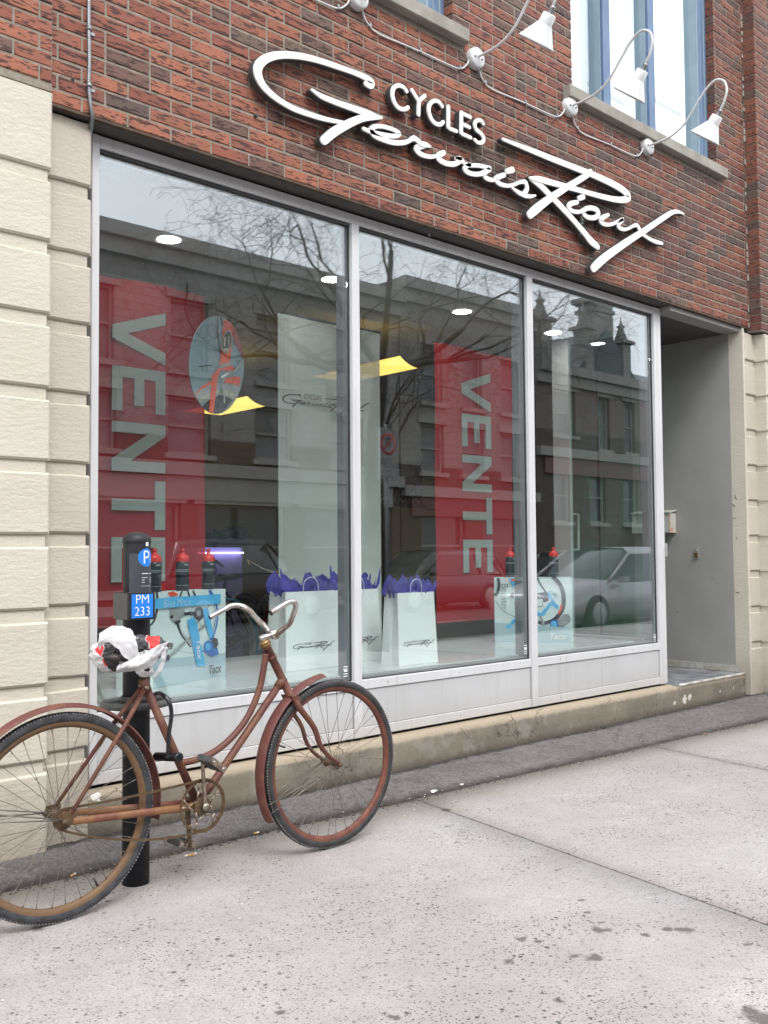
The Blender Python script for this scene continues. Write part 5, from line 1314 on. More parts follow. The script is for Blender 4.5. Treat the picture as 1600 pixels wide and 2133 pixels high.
def board_print(pxs, mat, nm, zoomed=True):
    q = []
    for x, y in pxs:
        px, py = 380+x/6.667, 640+y/6.667; P_ = PP(px, py, oc, on)-oc; q.append((P_.dot(ou)/half, P_.z/rad))
    ar = sum(q[i][0]*q[(i+1) % len(q)][1]-q[(i+1) % len(q)][0]*q[i][1] for i in range(len(q)))
    if ar < 0: q.reverse()
    q = clip_ell(q)
    if len(q) < 3: return
    bl[0] += 1; h = .0006+.0004*bl[0]
    mb = MB(); n = len(q); mb.add([oc+ou*(u*half)+Vector((0, 0, v*rad))+on*h for u, v in q], [list(range(n))]); mb.build(nm, mat, board, recalc=False)
board_print([(180, 1160), (300, 1060), (430, 1040), (640, 1090), (830, 1150), (900, 1300), (700, 1500), (300, 1500)], MT['p_grey'], 'tyre_print')
board_print([(210, 1290), (330, 1180), (430, 1140), (600, 1160), (780, 1250), (800, 1350), (720, 1300), (560, 1220), (430, 1200), (330, 1260), (240, 1350)], MT['p_cream'], 'tyre_wall_print')
board_print([(300, 1370), (420, 1270), (560, 1230), (690, 1290), (760, 1350), (600, 1520), (400, 1520)], MT['p_black'], 'tyre_dark_print')
board_print([(190, 1160), (300, 1050), (440, 1000), (440, 1050), (300, 1090), (200, 1180)], MT['p_red'], 'mudguard_print')
board_print([(610, 1020), (760, 1020), (840, 1060), (820, 1170), (700, 1110), (610, 1080)], MT['p_red'], 'mudguard_print')
board_print([(640, 180), (700, 330), (850, 640), (850, 810), (700, 560), (640, 400)], MT['p_darkred'], 'tube_print')
board_print([(500, 180), (640, 180), (660, 820), (515, 820)], MT['p_red'], 'head_tube_print')
board_print([(500, 850), (680, 850), (740, 920), (620, 920), (540, 880), (500, 990), (430, 1000), (415, 940)], MT['p_red'], 'crown_print')
board_print([(420, 980), (505, 980), (498, 1480), (430, 1480)], MT['p_red'], 'fork_print')
board_print([(500, 810), (660, 800), (660, 850), (520, 860)], MT['p_grey'], 'race_print')
board_print([(402, 130), (416, 130), (440, 330), (500, 600), (505, 650), (485, 610), (425, 350)], MT['p_black'], 'cable_print')
board_print([(440, 120), (460, 120), (500, 240), (500, 280), (470, 220)], MT['p_black'], 'cable_print')
def epx(cx, cy, rx, ry, n=20): return [(cx+rx*math.cos(2*math.pi*i/n), cy+ry*math.sin(2*math.pi*i/n)) for i in range(n)]
board_print(epx(574, 500, 70, 168), MT['p_cream'], 'badge_print')
board_print(epx(574, 500, 60, 150), MT['p_black'], 'badge_print')
for a, b_ in ((532, 556), (586, 606)): board_print([(a, 430), (b_, 420), (b_+4, 560), (a+4, 560)], MT['p_cream'], 'badge_print')
board_print([(520, 590), (632, 590), (600, 645), (545, 645)], MT['p_cream'], 'badge_print')
board_print([(530, 960), (610, 925), (720, 930), (810, 830), (850, 800), (840, 850), (760, 940), (650, 1000), (540, 1000)], MT['p_grey'], 'brake_print')
board_print([(545, 970), (640, 940), (620, 980), (550, 1010)], MT['print_w'], 'brake_glint_print')
board_print([(570, 1010), (600, 1005), (590, 1120), (620, 1200), (640, 1360), (620, 1360), (600, 1220), (560, 1120)], MT['p_grey'], 'cable_print')
board_print([(205, 752), (400, 782), (400, 795), (205, 765)], MT['p_black'], 'caption_print')
for x, y in ((370, 190), (598, 232)):
    board_print(epx(x, y, 20, 20, 14), MT['p_grey'], 'eyelet')
for x in (395, 470): 
    P_ = PP(380+x/6.667, 640+150/6.667, oc, on); MB().cyl(P_-on*.002, (P_.x, P_.y, 2.82), .001, 5).build('hanger_wire', MT['dark_metal'], t)
# ---- trainer boxes
def onbox(p0, ex, ez, en):
    def f(pxs, h=.0):
        out = []
        for px, py in pxs:
            P_ = PP(px, py, p0, en); out.append(P_+en*h)
        return out
    return f
def trainer_box(lab, A0, B0, ztop, depth):
    """A0, B0: lower corners of the printed face seen from the street"""
    a = Vector((A0.x, A0.y, ZPL)); b_ = Vector((B0.x, B0.y, ZPL)); ex = (b_-a).normalized(); en = Vector((ex.y, -ex.x, 0))
    t = thing('display_box', lab, 'box', (a+b_)/2)
    poly = [a, b_, b_-en*depth, a-en*depth]
    MB().prism([p+Vector((0, 0, .0005)) for p in poly], (0, 0, ztop-ZPL)).build('carton', MT['box_ice'], t)
    w = (b_-a).length
    return t, a, b_, ex, en, w
# box 1 (left), face from px traces
A1 = PZ(292, 1440, ZPL); B1 = PZ(470, 1407, ZPL)
zt1 = PP(470, 1227, B1, Vector((0, -1, 0))).z
t1, a1, b1, ex1, en1, w1 = trainer_box('pale blue box printed Blue Matic with a bicycle trainer, behind the parking post', A1, B1, zt1, .16)
face1 = [c for c in bpy.data.objects if c.parent == t1][0]
lay_n = [0]
def fp(face, p0, en, pxs, mat, nm='art_print', off=(180, 1090), sc=5.333):
    lay_n[0] += 1; h = .0005+.0003*(lay_n[0] % 40)
    P_ = [PP(off[0]+x/sc, off[1]+y/sc, p0, en)+en*h for x, y in pxs]
    mb = MB(); mb.add(P_, [list(range(len(P_)))]); return mb.build(nm, mat, face, recalc=False)
def fl(face, p0, en, pxs, w, mat, nm='art_print', off=(180, 1090), sc=5.333):
    """brush line on the face; w in zoomed pixels"""
    lay_n[0] += 1; h = .0005+.0003*(lay_n[0] % 40)
    ws = w if hasattr(w, '__len__') else [w]*len(pxs)
    mb = MB(); Lf, Rt, S = ribbon([(x, y, q) for (x, y), q in zip(pxs, ws)], 6)
    vs = [PP(off[0]+x/sc, off[1]+y/sc, p0, en)+en*h for x, y in Lf+Rt]; k = len(Lf)
    mb.add(vs, [(i, i+1, k+i+1, k+i) for i in range(k-1)]); return mb.build(nm, mat, face, recalc=False)
f1 = lambda *a, **k: fp(face1, a1, en1, *a, **k); l1 = lambda *a, **k: fl(face1, a1, en1, *a, **k)
f1([(740, 1520), (1545, 1440), (1545, 1688), (740, 1836)], MT['box_grad'], 'shadow_print')
l1([(780, 760), (790, 900), (770, 1020), (740, 1100), (690, 1150)], [26, 26, 24, 22, 16], MT['p_black'], 'tyre_print')
l1([(1010, 1090), (1050, 1210), (1110, 1300), (1165, 1370)], [40, 38, 36, 30], MT['p_black'], 'wheel_print'); l1([(1022, 1095), (1062, 1212), (1120, 1305), (1168, 1362)], 9, MT['print_w'], 'wheel_glint_print')
l1([(1365, 740), (1420, 860), (1445, 1000), (1435, 1130), (1400, 1250), (1380, 1300)], 34, MT['p_dblue'], 'wheel_print'); l1([(1425, 900), (1440, 1020), (1425, 1150), (1395, 1250)], 8, MT['print_w'], 'wheel_glint_print')
for q in ([(1060, 750), (1020, 860)], [(1120, 745), (1160, 860)], [(1180, 745), (1250, 900)]): l1([q[0], ((q[0][0]+q[1][0])/2, (q[0][1]+q[1][1])/2), q[1]], 18, MT['p_black'], 'stay_print')
f1([(900, 770), (960, 755), (1010, 780), (1010, 800), (930, 815)], MT['p_red'], 'hand_print')
f1([(920, 960), (1000, 930), (1080, 960), (1100, 1010), (1040, 1060), (1000, 1110), (960, 1100), (920, 1060)], MT['p_grey'], 'mech_print')
f1([(925, 1030), (955, 1015), (960, 1050), (930, 1060)], MT['p_black'], 'mech_print'); f1([(970, 1090), (1040, 1070), (1040, 1100), (990, 1125)], MT['p_black'], 'mech_print')
l1([(1080, 1010), (1150, 1000), (1250, 1010), (1300, 1030)], 34, MT['p_black'], 'hub_print')
f1(epx(1245, 1000, 55, 75), MT['p_black'], 'hub_print'); f1(epx(1240, 1000, 24, 34), MT['p_grey'], 'hub_print')
l1([(1110, 1150), (1200, 1130), (1290, 1020), (1360, 900)], 7, MT['p_black'], 'spoke_print'); l1([(1180, 910), (1160, 1000), (1260, 1120), (1340, 1150)], 6, MT['p_grey'], 'spoke_print')
l1([(880, 1365), (1000, 1410), (1150, 1440), (1290, 1430)], 6, MT['p_grey'], 'wire_print')
l1([(880, 1510), (1000, 1400), (1120, 1290), (1320, 1120)], 28, MT['p_grey'], 'leg_print')
f1([(850, 1500), (900, 1450), (920, 1490), (905, 1525), (850, 1525)], MT['p_black'], 'foot_print')
f1([(1110, 1075), (1185, 1040), (1215, 1110), (1315, 1585), (1220, 1590)], MT['p_blue'], 'trainer_print')
f1([(1280, 960), (1310, 935), (1345, 960), (1400, 1230), (1365, 1290), (1330, 1180)], MT['p_blue'], 'trainer_print')
f1([(1400, 1270), (1445, 1280), (1455, 1350), (1420, 1400), (1380, 1340)], MT['p_black'], 'roller_print'); f1(epx(1345, 1375, 55, 75), MT['p_dblue'], 'roller_print'); f1(epx(1340, 1370, 30, 42), MT['p_blue'], 'roller_print'); f1([(1370, 1400), (1440, 1380), (1460, 1450), (1380, 1480), (1340, 1450)], MT['p_dblue'], 'roller_print')
f1([(1275, 1415), (1310, 1405), (1310, 1418), (1275, 1428)], MT['p_dblue'], 'roller_print')
f1([(738, 838), (1478, 785), (1478, 890), (738, 955)], MT['p_blue'], 'title_band')
def face_text(face, p0, ex, en, txt, cx, cy, off, sc, size, mat, bold=0, sx=1., shear=0, up=Vector((0, 0, 1)), along=None):
    lay_n[0] += 1
    P_ = PP(off[0]+cx/sc, off[1]+cy/sc, p0, en)+en*.015; al = along or ex
    return font_mesh(txt, size, lambda u, v: P_+al*u+up*v, mat, 'text_print', face, bold=bold, sx=sx, shear=shear)
face_text(face1, a1, ex1, en1, 'Blue Matic', 990, 885, (180, 1090), 5.333, .062, MT['print_w'], -.0012, .85)
face_text(face1, a1, ex1, en1, 'Tacx', 1400, 1622, (180, 1090), 5.333, .066, MT['print_d'], .0016, .85, .25)
p_ = PP(180+1225/5.333, 1090+1395/5.333, a1, en1)+en1*.015
font_mesh('Tacx', .05, lambda u, v: p_-Vector((0, 0, 1))*u+ex1*(v+u*.12), MT['print_w'], 'text_print', face1, bold=.0012, sx=1.1)
# box 2
OB2 = (1010, 1120); S2 = 6.667
A2 = PZ(1031, 1337, ZPL); B2 = PZ(1193, 1339, ZPL)
zt2 = PP(1031, 1203, A2, Vector((0, -1, 0))).z
t2, a2, b2, ex2, en2, w2 = trainer_box('pale blue box printed Booster with a bicycle trainer, straddling the second mullion', A2, B2, zt2, .15)
face2 = [c for c in bpy.data.objects if c.parent == t2][0]
f2 = lambda *a, **k: fp(face2, a2, en2, *a, off=OB2, sc=S2, **k); l2 = lambda *a, **k: fl(face2, a2, en2, *a, off=OB2, sc=S2, **k)
MB().prism([a2-en2*.001-ex2*.0008, a2-en2*.149-ex2*.0008, a2-en2*.149-ex2*.0008+Vector((0, 0, zt2-ZPL)), a2-en2*.001-ex2*.0008+Vector((0, 0, zt2-ZPL))], ex2*.0006).build('carton_side', MT['box_side'], face2)
f2([(146, 1180), (1215, 1250), (1215, 1460), (146, 1455)], MT['box_grad'], 'shadow_print')
l2([(185, 560), (200, 650), (185, 740), (150, 810)], 42, MT['p_black'], 'tyre_print')
l2([(150, 870), (230, 990), (340, 1060), (440, 1110)], 7, MT['p_black'], 'wire_print')
f2([(330, 560), (450, 560), (450, 690), (400, 700)], MT['p_blue'], 'frame_print'); f2([(360, 570), (440, 565), (440, 600), (380, 610)], MT['p_red'], 'frame_print'); f2(epx(385, 795, 30, 34), MT['p_black'], 'hub_print'); f2([(410, 900), (450, 895), (450, 935), (430, 935)], MT['p_black'], 'hub_print')
f2([(440, 1100), (470, 1125), (330, 1270), (290, 1240)], MT['p_blue'], 'leg_print'); f2([(250, 1225), (330, 1235), (350, 1260), (300, 1275), (255, 1250)], MT['p_black'], 'foot_print')
l2([(730, 560), (780, 660), (860, 780), (880, 870)], 24, MT['p_black'], 'stay_print')
f2([(730, 770), (830, 755), (870, 800), (880, 880), (820, 900), (800, 850), (730, 850)], MT['p_black'], 'mech_print'); l2([(730, 960), (800, 950), (810, 880), (860, 880)], 8, MT['p_black'], 'mech_print')
l2([(940, 545), (1040, 650), (1090, 790), (1090, 950), (1040, 1060), (960, 1140), (830, 1190), (740, 1170)], [60, 62, 62, 60, 58, 54, 50, 46], MT['p_black'], 'tyre_print')
l2([(925, 560), (1015, 655), (1062, 790), (1062, 940), (1020, 1040)], 10, MT['p_grey'], 'rim_print'); l2([(1062, 930), (1050, 1000), (1020, 1060)], 26, MT['p_red'], 'tyre_glow_print')
l2([(885, 755), (940, 750), (975, 800), (960, 860)], 8, MT['p_blue'], 'cable_print'); l2([(880, 760), (920, 840), (960, 910)], 34, MT['p_blue'], 'trainer_print')
f2([(725, 1020), (780, 1050), (900, 900), (950, 880), (1030, 950), (1020, 1000), (930, 940), (850, 1040), (830, 1080), (730, 1090)], MT['p_blue'], 'trainer_print')
f2([(1100, 1060), (1160, 1060), (1195, 1120), (1180, 1180), (1060, 1260), (990, 1180), (1040, 1110)], MT['p_grey'], 'roller_print'); f2(epx(965, 1215, 62, 80), MT['p_dblue'], 'roller_print'); f2(epx(960, 1210, 42, 56), MT['p_blue'], 'roller_print')
l2([(770, 1090), (810, 1180), (860, 1350)], 30, MT['p_grey'], 'leg_print'); f2([(840, 1350), (900, 1340), (905, 1375), (845, 1390)], MT['p_black'], 'foot_print'); l2([(1060, 1270), (1120, 1290), (1180, 1320)], 36, MT['p_dblue'], 'leg_print')
p_ = PP(1010+275/S2, 1120+820/S2, a2, en2)+en2*.014
font_mesh('Booster', .077, lambda u, v: p_-Vector((0, 0, 1))*u+ex2*v, MT['print_d'], 'text_print', face2, bold=-.0012, sx=.82)
face_text(face2, a2, ex2, en2, 'Tacx', 1005, 1372, OB2, S2, .062, MT['print_w'], .002, 1.05, .25)
# ---- bottles
def make_bottle(p, lab):
    t = thing('drinking_bottle', lab, 'bottle', p, 'black sport bottles with red caps on the display boxes')
    b = MB().lathe([(.0, 0), (.033, 0), (.0365, .006), (.0365, .055), (.0335, .066), (.0335, .074), (.0365, .086), (.0365, .145), (.033, .158), (.029, .162)], p, n=28).build('flask', MT['bottle'], t)
    c = MB().lathe([(.0345, .158), (.0355, .162), (.0355, .178), (.030, .190), (.016, .199), (.011, .201), (.011, .214), (.013, .215), (.013, .224), (.007, .228), (.0, .228)], p, n=28).build('cap', MT['cap'], t)
    for z, w in ((.112, .001), (.104, .0006), (.03, .0006)):
        MB().lathe([(.0369, z), (.0371, z+.0002), (.0371, z+w*1.4), (.0369, z+w*1.4+.0002)], p, n=28).build('print_band', MT['print_w'], b)
    mb = MB(); mb.box(p.x-.012, p.x+.014, p.y-.0375, p.y-.0368, p.z+.137, p.z+.145); mb.build('print_mark', MT['p_grey'], b)
    return t
def on_top(px, py, z, a, en, back): p = PP(px, py, a-en*back, en); return Vector((p.x, p.y, z+.0006))
bot = make_bottle(on_top(322, 1225, zt1, a1, en1, .07), 'black bottle with red cap nearest the parking post')
index_children()
bz = bot.location.copy()
def put_bottle(px, py, zt, a, en, lab):
    c = copy_tree(bot); c.location = on_top(px, py, zt, a, en, .07); c['label'] = lab
put_bottle(380, 1222, zt1, a1, en1, 'middle one of three red-capped bottles on the Blue Matic box')
put_bottle(434, 1220, zt1, a1, en1, 'red-capped bottle on the right end of the Blue Matic box')
put_bottle(1063, 1200, zt2, a2, en2, 'red-capped bottle on the Booster box left of the mullion, against the banner')
put_bottle(1154, 1200, zt2, a2, en2, 'red-capped bottle on the Booster box in the right pane')
# ---- paper bags
def gift_bag(x0, x1, yf, h, dep, lab, seed, logo=True):
    t = thing('gift_bag', lab, 'paper bag', ((x0+x1)/2, yf, ZPL), 'white paper bags with violet tissue in the window')
    z0, z1 = ZPL+.0005, ZPL+h; i_ = .012
    mb = MB(); V_ = [(x0, yf, z0), (x1, yf, z0), (x1-.004, yf+dep, z0), (x0+.004, yf+dep, z0), (x0+i_, yf+.02, z1), (x1-i_, yf+.02, z1), (x1-i_-.004, yf+dep-.02, z1), (x0+i_+.004, yf+dep-.02, z1)]
    mL = [(x0+.012, yf+dep*.5, z0), (x0+i_+.022, yf+dep*.5, z1), (x1-.012, yf+dep*.5, z0), (x1-i_-.022, yf+dep*.5, z1)]
    mb.add(V_+mL, [(0, 1, 5, 4), (2, 3, 7, 6), (0, 4, 9, 8), (8, 9, 7, 3), (1, 10, 11, 5), (10, 2, 6, 11), (3, 2, 1, 0)])
    b = mb.build('paper_body', MT['paper'], t, recalc=False); md = b.modifiers.new('s', 'SOLIDIFY'); md.thickness = .0008
    rr = random.Random(seed)
    w = x1-x0; cx = (x0+x1)/2
    for yy in (yf+.018, yf+dep-.022):
        hx = w*.14
        MB().tube(catmull([(cx-hx, yy, z1-.02), (cx-hx, yy, z1+.03), (cx-hx*.85, yy-.003, z1+.062), (cx-hx*.2, yy-.006, z1+.082), (cx+hx*.5, yy-.005, z1+.075), (cx+hx*.95, yy-.002, z1+.04), (cx+hx, yy, z1-.02)], 5), .0022, 6).build('cord_handle', MT['cord'], t)
    # tissue: peaked crumpled sheets
    for k in range(4):
        mb = MB(); n = 26; m_ = 6; y0 = yf+.03+(dep-.06)*k/3; vs = []
        pk = [(rr.uniform(-.06, 1.06), rr.uniform(.05, .125), rr.uniform(.05, .12)) for _ in range(4)]
        for i in range(n+1):
            u = i/n; hgt = .012+.02*noise.noise(Vector((u*5, seed+k, 0)))
            for c_, a_, s_ in pk: hgt = max(hgt, a_*(1-abs(u-c_)/(s_*2)))
            if k % 2 == 0 and (u < .04 or u > .96): hgt += .05
            for j in range(m_+1):
                f = j/m_; x = x0+i_+(w-2*i_)*(u*1.06-.03)+(u-.5)*f*.05; y = y0+.012*noise.noise(Vector((u*9, f*2, seed+k)))+.012*math.sin(u*23+k*2)*f
                vs.append((x if f > .3 else min(max(x, x0+i_+.004), x1-i_-.004), y, z1-.03+(hgt+.03)*f+.004*noise.noise(Vector((u*30, f*9, k)))))
        mb.add(vs, [(i*(m_+1)+j, i*(m_+1)+j+1, (i+1)*(m_+1)+j+1, (i+1)*(m_+1)+j) for i in range(n) for j in range(m_)]); mb.build('tissue_sheet', MT['tissue'], t, recalc=False)
    k = .023/h
    e = Vector((0, .02/h, 1)).normalized()
    small_logo(Vector((x0+w*.14, yf-.001+.0045, ZPL+h*.225)), Vector((1, 0, 0)), e, Vector((0, -1, 0)), w*.80, b, MT['print_d'], 1.35)
    return t
gift_bag(3.43, 3.83, .47, .46, .20, 'left paper bag, right above the bicycle handlebar', 1)
gift_bag(3.885, 4.27, .56, .455, .19, 'middle paper bag, partly hidden by the first mullion', 2)
gift_bag(4.065, 4.405, .19, .44, .16, 'right paper bag, the foremost, in the middle pane', 3)

# ---- ceiling downlights, lit
for px, py, lb in ((352, 500, 'round lit ceiling spot in the left pane'), (692, 583, 'round lit ceiling spot left of the first mullion'), (963, 650, 'round lit ceiling spot in the middle pane'), (1153, 694, 'round lit ceiling spot in the right pane')):
    p = PZ(px, py, 2.815); t = thing('ceiling_spot', lb, 'ceiling light', (p.x, p.y, 2.819), 'lit round spots in the display ceiling')
    MB().lathe([(.066, 0), (.076, -.002), (.080, .0), (.080, .0008)], (p.x, p.y, 2.818), n=36).build('trim_ring', MT['white'], t)
    MB().lathe([(.0, .0), (.066, .0)], (p.x, p.y, 2.8165), n=36).build('light_disc', MT['led'], t)
# ---- yellow pendant shades
def pendant(px, py, z, lab, ln=.75):
    c = PZ(px, py, z); t = thing('yellow_pendant', lab, 'lamp', c, 'lit yellow curved shades hanging in the shop')
    n = 14; m_ = 6; mb = MB(); vs = []
    for j in range(m_+1):
        y = c.y+ln*j/m_
        for i in range(-n, n+1):
            u = i/n; vs.append((c.x+.20*u, y, c.z-.075*(1-(1-abs(u))**1.9)-.004*j*0))
    W_ = 2*n+1
    mb.add(vs, [(j*W_+i, j*W_+i+1, (j+1)*W_+i+1, (j+1)*W_+i) for j in range(m_) for i in range(2*n)], 0, True)
    k = len(mb.v)
    for y in (c.y+.0005, c.y+ln-.0005):        # gable ends
        b0 = len(mb.v); mb.add([(c.x+.20*i/n, y, c.z-.075*(1-(1-abs(i/n))**1.9)) for i in range(-n, n+1)]+[(c.x+.20*i/n, y, c.z-.0765) for i in range(n, -n-1, -1)], [])
        for i in range(2*n): mb.f.append([b0+i, b0+i+1, b0+2*W_-2-i, b0+2*W_-1-i]); mb.m.append(0); mb.s.append(False)
    mb.add([(c.x-.2, c.y, c.z-.077), (c.x+.2, c.y, c.z-.077), (c.x+.2, c.y+ln, c.z-.077), (c.x-.2, c.y+ln, c.z-.077)], [(0, 1, 2, 3)])
    mb.build('shade', MT['lamp_y'], t, recalc=False)
    MB().cyl((c.x, c.y+ln*.5, c.z), (c.x, c.y+ln*.5, 2.95 if c.y > .7 else 2.82), .003, 6).build('pendant_cord', MT['dark_metal'], t)
pendant(515, 825, 2.5, 'yellow shade showing just below the round photo board')
pendant(833, 741, 2.62, 'largest yellow shade, behind the pale banner in the middle pane', .85)
pendant(303, 884, 2.5, 'small yellow shade glowing through the left red banner')

# ---- things deeper in the shop
t = thing('shop_counter', 'dark counter with a violet lit strip below its top, far back in the shop', 'counter', (6.1, 3.6, -.03))
pc0 = PY(395, 1154, 3.6); pc1 = PY(518, 1153, 3.6)
MB().box(pc0.x-.5, pc1.x+.0, 3.6, 4.1, pc0.z+.06, pc0.z+.09).build('counter_top', MT['dark_metal'], t)
MB().box(pc0.x-.5, pc1.x-.03, 3.66, 4.05, .0, pc0.z+.06).build('counter_front', MT['counter'], t)
MB().box(pc0.x+.12, pc1.x-.05, 3.61, 3.65, pc0.z+.002, pc0.z+.015).build('light_strip', MT['led_purple'], t)
for i, (px, w) in enumerate(((440, .10), (465, .12), (490, .09))):
    p = PY(px, 1135, 3.8); tag(MB().bbox(p.x-w, p.x+w, 3.7, 3.8, pc0.z+.091, pc0.z+.20+.03*i, .01).build('till_box', MT['black_frame'], loc=(p.x, 3.75, pc0.z+.09)), ['left low black box on the far counter', 'middle black box on the far counter', 'right, tallest black box on the far counter'][i], 'box')
# poster and wheel on the back
p0 = PY(795, 962, 4.36); p1 = PY(879, 1058, 4.36)
t = thing('framed_picture', 'dark framed picture of a crowd on the olive wall in the middle pane', 'picture', (p0.x, 4.38, p1.z))
x0, x1, z0, z1 = p0.x-.25, p1.x, p1.z, p0.z
fr_ = MB(); fr_.box(x0, x1, 4.36, 4.39, z0, z0+.03); fr_.box(x0, x1, 4.36, 4.39, z1-.03, z1); fr_.box(x0, x0+.03, 4.36, 4.39, z0+.03, z1-.03); fr_.box(x1-.03, x1, 4.36, 4.39, z0+.03, z1-.03); fr_.build('picture_frame', MT['black_frame'], t)
pr_ = MB().box(x0+.03, x1-.03, 4.37, 4.375, z0+.03, z1-.03).build('picture_print', MT['poster_k'], t)
rr = random.Random(4)
mb = MB()
for i in range(46):
    cx = rr.uniform(x0+.05, x1-.05); cz = z0+.05+rr.random()**1.4*(z1-z0)*.55; s = rr.uniform(.015, .035); mb.add([(cx+s*.7*math.cos(a), 4.3695-.0001*i, cz+s*math.sin(a)) for a in [i_*math.pi/5 for i_ in range(10)]], [list(range(10))])
mb.build('crowd_print', MT['p_grey'], pr_, recalc=False)
MB().box(x0+.25, x1-.2, 4.3688, 4.3692, z1-.16, z1-.06).build('sky_print', MT['p_steel'], pr_)
struct(MB().box(6.9, 11.9, 4.4, 4.5, -.03, 2.95).build('partition_wall', MT['olive']))
struct(MB().box(5.2, 5.5, 5.5, 6.0, -.03, 2.95).build('wooden_post', MT['woodf']))
pw = PY(905, 1008, 4.33); t = thing('spare_wheel', 'bicycle wheel hanging on the olive wall at the left edge of the second red banner', 'wheel', pw)
MB().lathe([(.335, -.012), (.35, 0), (.335, .012), (.318, .008), (.318, -.008), (.335, -.012)], pw, (0, 1, 0), 48).build('wheel_rim', MT['black_frame'], t)
mb = MB()
for i in range(24): a = 2*math.pi*i/24; mb.tube([pw, pw+Vector((math.cos(a)*.32, 0, math.sin(a)*.32))], .001, 4, cap=False)
mb.build('spokes', MT['spoke'], t, recalc=False)
# bicycles for sale behind the platform
index_children()
def shop_bike(x, y, rot, lab, remap, z=.0):
    c = copy_tree(bike); c.name = 'shop_bicycle'; c.location = (x, y, -.03); c.rotation_euler = (0, 0, rot); c['label'] = lab; c['group'] = 'bicycles for sale inside the shop'
    def rec(o):
        for ch in [q for q in bpy.data.objects if q.parent == o]:
            if ch.data and len(ch.data.materials):
                nm = ch.name.split('.')[0]
                for i, s in enumerate(ch.material_slots):
                    
                    mn = s.material.name if s.material else ''
                    if mn in remap: s.link = 'OBJECT'; s.material = remap[mn]
            rec(ch)
    rec(c)
rm = {MT['frame_paint'].name: MT['black_frame'], MT['stay_paint'].name: MT['black_frame'], MT['fender_paint'].name: MT['turq'], MT['tyre'].name: MT['cream_tyre'], MT['tyre_f'].name: MT['cream_tyre'], MT['rim_r'].name: MT['steel'], MT['rim_f'].name: MT['steel'], MT['rust'].name: MT['dark_metal']}
rm2 = dict(rm); rm2[MT['fender_paint'].name] = MT['black_frame']; rm2[MT['tyre'].name] = MT['tyre_f']
rm3 = dict(rm2); rm3[MT['frame_paint'].name] = MT['p_darkred']
shop_bike(3.62, 2.05, R(196), 'black bicycle with turquoise mudguards and cream tyres behind the display platform', rm)
shop_bike(4.35, 2.75, R(205), 'all black bicycle standing behind the one with turquoise mudguards', rm2)
shop_bike(4.75, 2.2, R(70), 'dark red framed bicycle beside the left paper bag', rm3)
# mailbox, hasp on the recess wall
t = thing('mailbox', 'small white rust-stained mailbox on the grey entrance wall', 'mailbox', (XREC, .62, 1.25))
b = MB().bbox(XREC-.11, XREC-.002, .56, .95, 1.19, 1.365, .003).build('mailbox_body', MT['mailbox'], t)
MB().prism([(XREC-.12, .55, 1.362), (XREC-.001, .55, 1.385), (XREC-.001, .55, 1.395), (XREC-.122, .55, 1.372)], (0, .41, 0)).build('mailbox_lid', MT['mailbox'], t)
MB().box(XREC-.112, XREC-.098, .556, .5595, 1.19, 1.36).build('rust_edge', MT['rustyel'], t)
MB().box(XREC-.108, XREC-.003, .557, .5598, 1.188, 1.198).build('rust_edge', MT['rustyel'], t)
MB().lathe([(.010, 0), (.0165, 0), (.0165, .001), (.010, .001)], (XREC-.078, .5585, 1.215), (0, 1, 0), 20).build('sticker_ring', MT['bag_r'], t)
t = thing('hasp', 'small rusty hasp with padlock on the grey entrance wall', 'padlock', (XREC, .355, 1.02))
p = PX(1452, 1150, XREC)
MB().box(XREC-.004, XREC-.0005, p.y-.02, p.y+.03, p.z-.06, p.z+.05).build('hasp_plate', MT['greywall'], t); MB().box(XREC-.022, XREC-.005, p.y-.012, p.y+.016, p.z-.045, p.z-.008).build('padlock_body', MT['brass'], t)
MB().tube(catmull([(XREC-.013, p.y-.008, p.z-.008), (XREC-.013, p.y-.008, p.z+.015), (XREC-.013, p.y+.002, p.z+.025), (XREC-.013, p.y+.012, p.z+.015), (XREC-.013, p.y+.012, p.z-.008)], 4), .003, 8).build('padlock_shackle', MT['steel'], t)

# ================================================================== ACROSS THE STREET (seen mirrored in the panes)
def farstone(name, a, b_, bw=.5, bh=.22):
    m, t_, b = newmat(name); v = coords(t_, True)
    mp = N(t_, 'ShaderNodeMapping'); mp.inputs['Rotation'].default_value = (R(90), 0, 0); t_.links.new(v, mp.inputs[0])
    br = N(t_, 'ShaderNodeTexBrick'); br.inputs['Scale'].default_value = 1; br.inputs['Brick Width'].default_value = bw; br.inputs['Row Height'].default_value = bh; br.inputs['Mortar Size'].default_value = .012
    br.inputs['Color1'].default_value = c4(a); br.inputs['Color2'].default_value = c4(b_); br.inputs['Mortar'].default_value = c4([x*.6 for x in b_])
    t_.links.new(mp.outputs[0], br.inputs[0]); c = mixc(t_, ramp(t_, noi(t_, v, 1.2, 5), .3, .7, 0, .5), br.outputs[0], [x*.75 for x in a])
    t_.links.new(c, b.inputs['Base Color']); b.inputs['Roughness'].default_value = .9; return m
MT['far_stone'] = farstone('grey_limestone', (.30, .29, .27), (.25, .24, .225))
MT['far_brick'] = farstone('brown_brick_far', (.24, .19, .165), (.20, .155, .135), .22, .075)
MT['far_dark'] = farstone('dark_brownstone', (.115, .09, .075), (.09, .07, .058))
MT['far_trim'] = pm('far_pale_trim', (.30, .29, .27), (.27, .26, .24), 3, .8, world=True)
MT['slate'] = pm('slate_roof', (.085, .095, .1), (.065, .072, .078), 4, .6, world=True)
MT['far_glass'] = pm('far_window_glass', (.20, .21, .21), (.13, .135, .14), .7, .5, world=True)
MT['shopred'] = pm('maroon_shopfront', (.16, .07, .07), (.13, .06, .06), 3, .6, world=True)
YO = -18.
